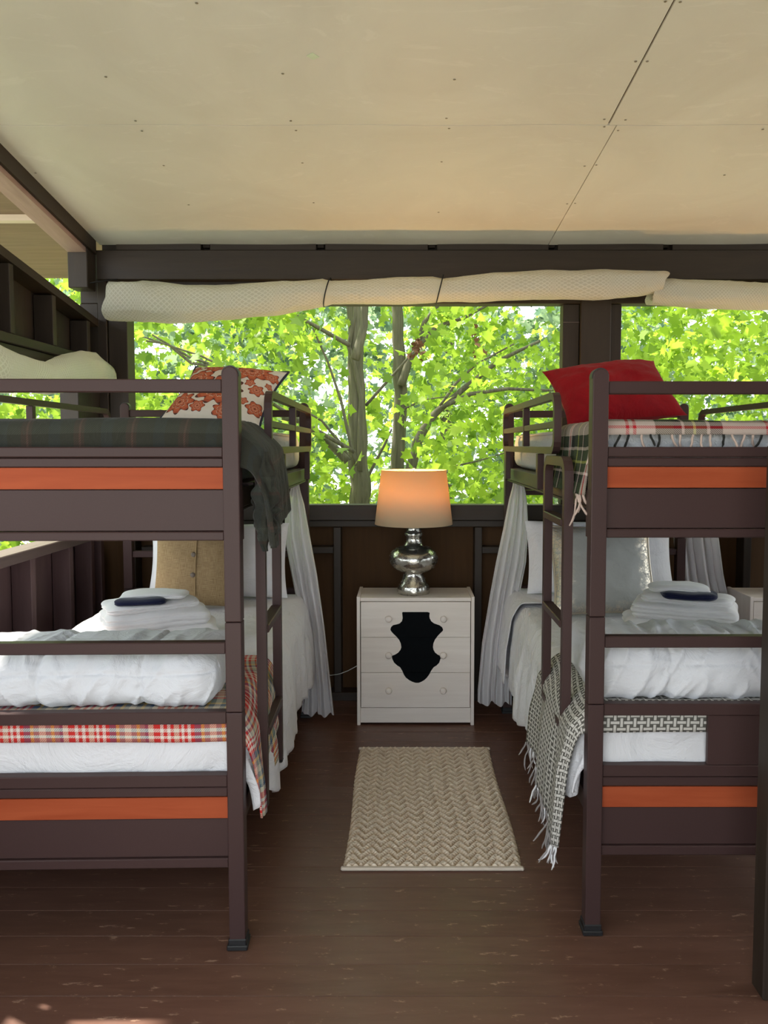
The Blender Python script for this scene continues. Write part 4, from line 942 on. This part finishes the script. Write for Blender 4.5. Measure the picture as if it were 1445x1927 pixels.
# ================================================================== ROLLED VINYL BLINDS
def roll(label, path, ends=(0.0, 0.0), seed=0.0, axis='x'):
    """path: list of (along, cross, z, ry, rz) ; section is a squashed ellipse with creases"""
    def ev(t):
        q = t * (len(path) - 1); i = min(int(q), len(path) - 2); f = q - i; f = f * f * (3 - 2 * f)
        return [a + (b - a) * f for a, b in zip(path[i], path[i + 1])]
    def fn(u, v):
        al, cr_, z, ry, rz_ = ev(v); a = 2 * PI * u * 1.0 + PI * 0.5
        w = 1 + 0.10 * fb(al * 3 + seed, math.cos(a) * 1.2, math.sin(a) * 1.2) + 0.12 * (ridge(al * 2.2 + math.cos(a), math.sin(a) * 2, seed) ** 3) * 0.5
        c_, z_ = cr_ + ry * w * math.cos(a), z + rz_ * w * math.sin(a)
        jag = 0.05 * nz(u * 4, seed) * (1 if v in (0.0, 1.0) else 0)
        return (al + jag, c_, z_) if axis == 'x' else (c_, al + jag, z_)
    o = grid('rolled_vinyl_blind', 'reinforced_vinyl', 40, 150, fn, label=label, cat='blind', group='rolled clear vinyl blinds', uvfn=lambda u, v: (u * 0.5, v * abs(path[-1][0] - path[0][0])))
    # inner windings seen at the ends
    for v0, sg in ((0.0, 1), (1.0, -1)):
        def fe(u, v, v0=v0, sg=sg):
            al, cr_, z, ry, rz_ = ev(v0); th_ = u * 5 * PI; k = 0.90 - 0.7 * u
            p = (al + sg * (0.004 + 0.10 * v), cr_ + ry * k * math.cos(th_), z + rz_ * k * math.sin(th_)); return p if axis == 'x' else (p[1], p[0], p[2])
        grid('inner_winding', 'reinforced_vinyl', 60, 3, fe, o, uvs=(0.6, 0.1))
    return o
YR = 4.33
def rp(u, vt, vb, Y=YR, dy=0.055):
    a, b = at(u, vt, Y - dy), at(u, vb, Y - dy); return (a.x, Y, (a.z + b.z) / 2, min(0.075, (a.z - b.z) / 2 + 0.01), (a.z - b.z) / 2)
r1 = roll('long rolled white mesh-reinforced vinyl blind above the wide window', [rp(*q) for q in [(198, 530, 600), (260, 524, 603), (340, 533, 603), (430, 534, 598), (520, 527, 587), (605, 523, 573), (622, 527, 568), (720, 521, 568), (815, 518, 567), (835, 522, 565), (930, 510, 562), (1040, 506, 560), (1150, 505, 558), (1215, 506, 552), (1252, 507, 545)]], seed=1.0)
def strap(parent, u, vt, vb):
    a, b = at(u, vt, YR - 0.05), at(u, vb, YR - 0.05); zc, rz_ = (a.z + b.z) / 2, (a.z - b.z) / 2 + 0.012
    P = [(a.x + 0.02 * math.sin(t), YR + (0.078) * math.cos(t), zc + rz_ * math.sin(t)) for t in [2 * PI * k / 28 for k in range(29)]]
    MB().tube(P, 0.0035, 6, cap=False).build('strap', 'net_cord', parent, label='black tie strap')
strap(r1, 614, 524, 570); strap(r1, 828, 518, 566)
MB().tube([(-1.62, YF - 0.08, 2.455), (-1.70, YR + 0.03, 2.43), (-1.80, YR - 0.02, 2.40)], 0.004, 6).build('bungee', 'net_cord', r1)
roll('short rolled vinyl blind above the right window', [rp(*q, Y=4.37) for q in [(1232, 520, 570), (1300, 523, 575), (1380, 525, 577), (1445, 529, 580), (1540, 528, 578), (1700, 526, 580), (1900, 530, 580)]], seed=5.0)
def rl(u, vt, vb):
    X = -1.66; Yc = X * FPX / (u - PCX); Y = Yc * 0.995; a, b = at(u, vt, Y), at(u, vb, Y); return (Y, X, (a.z + b.z) / 2, 0.06, max(0.03, (a.z - b.z) / 2))
roll('rolled vinyl blind sagging under the header of the left wall', [(1.5, -1.67, 1.95, 0.06, 0.07), (2.3, -1.67, 1.93, 0.06, 0.07)] + [rl(*q) for q in [(0, 648, 738), (40, 668, 738), (90, 682, 740), (130, 668, 738), (160, 662, 736), (185, 664, 732), (205, 685, 728)]], seed=9.0, axis='y')

# ================================================================== TREES OUTSIDE
LEAF = np.array([(0, -0.5), (0.10, -0.28), (0.42, -0.34), (0.34, -0.10), (0.52, 0.10), (0.26, 0.14), (0.20, 0.24), (0, 0.55), (-0.20, 0.24), (-0.26, 0.14), (-0.52, 0.10), (-0.34, -0.10), (-0.42, -0.34), (-0.10, -0.28)], dtype=np.float32)
LN_ = len(LEAF)
def leaf_mesh(name, pts, sizes, tilt, rng, mat, tint):
    n = len(pts); th_ = rng.uniform(0, 2 * PI, n); ax = rng.uniform(0, 2 * PI, n); tl = rng.normal(tilt[0], tilt[1], n)
    ca, sa = np.cos(th_), np.sin(th_)
    lx = LEAF[None, :, 0] * ca[:, None] - LEAF[None, :, 1] * sa[:, None]; ly = LEAF[None, :, 0] * sa[:, None] + LEAF[None, :, 1] * ca[:, None]
    lz = -0.5 * np.abs(LEAF[None, :, 0]) ** 1.5 * np.ones((n, 1))
    # tilt about an axis in the horizontal plane
    c, s = np.cos(tl)[:, None], np.sin(tl)[:, None]; ux, uy = np.cos(ax)[:, None], np.sin(ax)[:, None]
    par = lx * ux + ly * uy; px = -lx * uy + ly * ux
    X = par * ux - (px * c - lz * s) * uy; Y = par * uy + (px * c - lz * s) * ux; Z = px * s + lz * c
    co = np.stack([X, Y, Z], -1) * sizes[:, None, None] + pts[:, None, :]
    me = bpy.data.meshes.new(name); me.vertices.add(n * LN_); me.vertices.foreach_set('co', co.astype(np.float32).ravel())
    me.loops.add(n * LN_); me.loops.foreach_set('vertex_index', np.arange(n * LN_, dtype=np.int32)); me.polygons.add(n)
    me.polygons.foreach_set('loop_start', np.arange(0, n * LN_, LN_, dtype=np.int32)); me.polygons.foreach_set('loop_total', np.full(n, LN_, dtype=np.int32))
    me.update(calc_edges=True); a = me.attributes.new('tint', 'FLOAT', 'POINT'); a.data.foreach_set('value', np.repeat(tint, LN_).astype(np.float32))
    me.materials.append(M[mat]); return me
def sprays(rng, box, n, per, rad=0.45, flat=0.10, hole=None):
    """leaf positions gathered in flat sprays inside a box"""
    k = n // per; c = rng.uniform([b[0] for b in box], [b[1] for b in box], (k, 3))
    if hole is not None: c = c[~hole(c)]
    k = len(c); r = rad * np.sqrt(rng.uniform(0, 1, (k, per))); a = rng.uniform(0, 2 * PI, (k, per)); sl = rng.uniform(-0.35, 0.35, (k, 2))
    dx, dy = r * np.cos(a), r * np.sin(a) * 0.8; dz = dx * sl[:, :1] + dy * sl[:, 1:] + rng.normal(0, flat, (k, per)) - 0.25 * r * r
    return (c[:, None, :] + np.stack([dx, dy, dz], -1)).reshape(-1, 3)
def limb(path, r0, r1, parent, name='branch', n=4, seed=0):
    P = [Vector(p) for p in path]; Q = []
    for i in range(len(P) - 1):
        for k in range(n):
            t = k / n; Q.append(P[i].lerp(P[i + 1], t) + Vector((nz(i + t, seed, 1), nz(i + t, seed, 5), 0)) * r0 * 0.35)
    Q.append(P[-1]); rr = [r0 + (r1 - r0) * i / (len(Q) - 1) for i in range(len(Q))]
    return MB().tube(Q, rr, 8).build(name, 'bark', parent)
def zp(x, y, Y): return tuple(at(240 + x / 1.72, 560 + y / 1.72, Y))
def tree(label, trunk, branches, foliage, mat='maple_leaf', seed=1, tilt=(1.0, 0.45), name='maple_tree', group='leafy trees outside the window', leaves=0, size=(0.08, 0.145), tint=(0.0, 1.0)):
    rng = np.random.default_rng(seed); base = trunk[0][0]
    root = empty(name, tuple(base), label=label, cat='tree', group=group); bv = Vector(base)
    limb([Vector(p) - bv for p in trunk[0]] if False else [Vector(p) - bv for p in trunk[1]], trunk[2], trunk[3], root, 'trunk', 5, seed)
    for i, (p, r0, r1) in enumerate(branches): limb([Vector(q) - bv for q in p], r0, r1, root, 'branch', 4, seed + i)
    allp = []
    for box, n, per, rad in foliage: allp.append(sprays(rng, box, n, per, rad))
    if allp:
        pts = np.concatenate(allp); far = pts[:, 1] > 5.3
        outside = far | (pts[:, 0] < -2.9); pts = pts[outside]
        nt = (np.abs(pts[:, 0] + 0.46) < 0.22) & (pts[:, 1] < 7.4) | (np.abs(pts[:, 0] + 0.04) < 0.15) & (pts[:, 1] < 8.0) | (np.abs(pts[:, 0] - 0.55 * (pts[:, 2] - 0.9) - 0.3) < 0.12) & (pts[:, 1] < 7.8) & (pts[:, 2] > 0.9) & (pts[:, 2] < 2.4)
        pts = pts[~(nt & (rng.uniform(0, 1, len(pts)) < 0.86))]
        sz = rng.uniform(size[0], size[1], len(pts)); tn = np.clip(rng.beta(1.6, 1.6, len(pts)) * (tint[1] - tint[0]) + tint[0], 0, 1)
        if leaves:
            order = np.argsort(pts[:, 1]); vis = [i for i in order if 1.0 < pts[i, 2] < 3.2 and -2.4 < pts[i, 0] < 3.2][:leaves]; vs_ = set(vis)
            proto = [leaf_mesh('leaf', np.zeros((1, 3)), np.ones(1), tilt, rng, mat, np.array([t])) for t in (0.2, 0.5, 0.8, 0.95)]
            for q, i in enumerate(vis):
                o = link('leaf', proto[q % 4], root); o.location = Vector(pts[i]) - bv; o.rotation_euler = (rng.normal(0, .3), rng.normal(0, .3), rng.uniform(0, 6.28)); o.scale = (sz[i],) * 3
            keep = np.array([i for i in range(len(pts)) if i not in vs_]); pts, sz, tn = pts[keep], sz[keep], tn[keep]
        me = leaf_mesh('foliage', pts - np.array(base)[None, :], sz, tilt, rng, mat, tn); setp(link('foliage', me, root), kind='stuff')
    return root
g0 = -1.35
YA = 7.4; A = [zp(*q, YA) for q in [(752, 1000), (750, 660), (747, 560), (748, 450), (742, 300), (738, 200), (728, 0), (722, -250)]]
baseA = (A[0][0] + 0.02, YA, g0); A = [baseA] + A
brA = [([zp(*q, YA - .08) for q in [(752, 560), (756, 330), (738, 235), (716, 160), (735, 60), (740, -60)]], 0.028, 0.016),
       ([zp(*q, YA - .3) for q in [(720, 155), (640, 110), (575, 75), (510, 36), (440, 10)]], 0.022, 0.010),
       ([zp(*q, YA - .3) for q in [(738, 545), (712, 430), (690, 330), (645, 200), (600, 100)]], 0.018, 0.008),
       ([zp(*q, YA - .4) for q in [(712, 530), (640, 460), (570, 400), (500, 388)]], 0.040, 0.024),
       ([zp(*q, YA - .2) for q in [(722, 525), (680, 460), (630, 400), (580, 370)]], 0.016, 0.008),
       ([zp(*q, YA - .3) for q in [(735, 200), (765, 90), (775, -40)]], 0.045, 0.030),
       ([zp(*q, YA - .5) for q in [(300, 226), (205, 212), (130, 150), (60, 140)]], 0.016, 0.008),
       ([zp(*q, YA - .5) for q in [(735, 500), (560, 400), (400, 300), (300, 225), (205, 195), (80, 120)]], 0.020, 0.008),
       ([zp(*q, YA - .6) for q in [(330, 235), (240, 190), (30, 120)]], 0.012, 0.006)]
tree('maple tree with the thicker left trunk seen through the wide window', (tuple([baseA]), A, 0.115, 0.060), brA,
     [(((-4.2, 0.6), (5.6, 8.0), (0.2, 4.8)), 5800, 22, 0.5), (((-5, 1.0), (8.0, 11.5), (-0.8, 5.6)), 9500, 24, 0.6)], seed=11, leaves=200)
YB = 8.0; Bt = [zp(*q, YB) for q in [(868, 800), (872, 560), (885, 300), (880, 200), (874, 120), (868, 0), (862, -250)]]
baseB = (Bt[0][0], YB, g0); Bt = [baseB] + Bt
brB = [([zp(*q, YB - .1) for q in [(885, 285), (915, 200), (935, 160), (1000, 95), (1080, 70), (1165, 25)]], 0.045, 0.012),
       ([zp(*q, YB - .1) for q in [(935, 165), (960, 80), (1010, 20)]], 0.03, 0.016),
       ([zp(*q, YB - .3) for q in [(902, 600), (935, 475), (975, 400), (1012, 360), (1100, 285), (1200, 205), (1335, 140)]], 0.055, 0.014),
       ([zp(*q, YB - .4) for q in [(1015, 355), (1110, 312), (1230, 295), (1340, 300), (1400, 300)]], 0.024, 0.010),
       ([zp(*q, YB - .4) for q in [(1012, 350), (1060, 280), (1130, 215), (1250, 150)]], 0.016, 0.008),
       ([zp(*q, YB - .5) for q in [(770, 350), (860, 250), (930, 170)]], 0.016, 0.010),
       ([zp(*q, YB - .4) for q in [(775, 585), (830, 480), (855, 425)]], 0.016, 0.008),
       ([zp(*q, YB - .5) for q in [(1000, 590), (1060, 545), (1130, 530), (1230, 500)]], 0.012, 0.006),
       ([zp(*q, YB - .6) for q in [(895, 360), (960, 330), (1040, 320)]], 0.010, 0.005)]
tree('maple tree with the slimmer trunk just above the lamp', (tuple([baseB]), Bt, 0.080, 0.050), brB,
     [(((0.2, 3.6), (6.0, 8.4), (0.2, 4.8)), 3300, 22, 0.5), (((0.2, 5.5), (8.2, 11.5), (-0.8, 5.6)), 8500, 24, 0.6)], seed=12, leaves=80)
def stem(x, y, h, lean=0.3, r=0.08):
    return (tuple([(x, y, g0 - 0.02 * max(0, y - 5))]), [(x, y, g0 - 0.02 * max(0, y - 5)), (x + lean * 0.3, y, h * 0.4), (x + lean, y + 0.2, h)], r, r * 0.4)
def side(x, y, h, k=5):
    return [([(x + 0.2, y, 0.6 + j * h / (k + 1)), (x + 0.2 + math.cos(j * 2.4) * 0.9, y + math.sin(j * 2.4) * 0.6, 1.0 + j * h / (k + 1)), (x + math.cos(j * 2.4) * 2.0, y + math.sin(j * 2.4) * 1.2, 1.3 + j * h / (k + 1))], 0.03, 0.006) for j in range(k)]
tree('young maple outside the right window', stem(4.4, 8.6, 5.0), side(4.4, 8.6, 4), [(((2.4, 6.5), (5.9, 8.4), (0.2, 4.8)), 4200, 22, 0.5), (((4.5, 9.5), (8.4, 11.5), (-0.5, 5.6)), 7500, 24, 0.6)], seed=13, tint=(0.1, 1))
tree('leafy tree seen past the left wall window', stem(-6.2, 5.0, 5.5), side(-6.2, 5.0, 4), [(((-8.0, -3.6), (2.2, 7.0), (-0.4, 2.6)), 6500, 24, 0.5), (((-9, -5), (3, 9), (2, 5.0)), 4000, 24, 0.6)], seed=14)
for i, (x, y, w, h, lb) in enumerate([(-7.5, 17, 5, 9, 'haze-tinted blue-green tree far beyond the wide window at its left'), (1.0, 19, 5, 10, 'haze-tinted blue-green tree far beyond the lamp'), (9.0, 18, 5.5, 9, 'haze-tinted blue-green tree far beyond the right window')]):
    tree(lb, stem(x, y, h, r=0.2), side(x, y, h, 4), [(((x - w, x + w), (y - 2, y + 2), (-2.2, h * 0.62)), 9000, 24, 0.9)], 'far_leaf_hazed', seed=30 + i, name='background_tree', group='haze-tinted trees in the background', size=(0.20, 0.34))
# dead brown leaves caught on twigs
dl = empty('dead_leaf_cluster', zp(945, 165, 7.2), label='cluster of dead brown leaves hanging in the maple above the lamp', cat='dead leaves')
rng = np.random.default_rng(5); dp = rng.normal(0, 1, (26, 3)) * np.array([0.045, 0.04, 0.06])
setp(link('shrivelled_leaves', leaf_mesh('shrivelled_leaves', dp, rng.uniform(0.04, 0.08, 26), (1.2, .6), rng, 'dead_leaf', np.zeros(26)), dl), kind='stuff')
dl2 = empty('dead_leaf_cluster', zp(1128, 165, 7.2), label='cluster of dead brown leaves hanging right of the trunks', cat='dead leaves')
dp = rng.normal(0, 1, (14, 3)) * np.array([0.025, 0.03, 0.075])
setp(link('shrivelled_leaves', leaf_mesh('shrivelled_leaves', dp, rng.uniform(0.04, 0.08, 14), (1.2, .6), rng, 'dead_leaf', np.zeros(14)), dl2), kind='stuff')
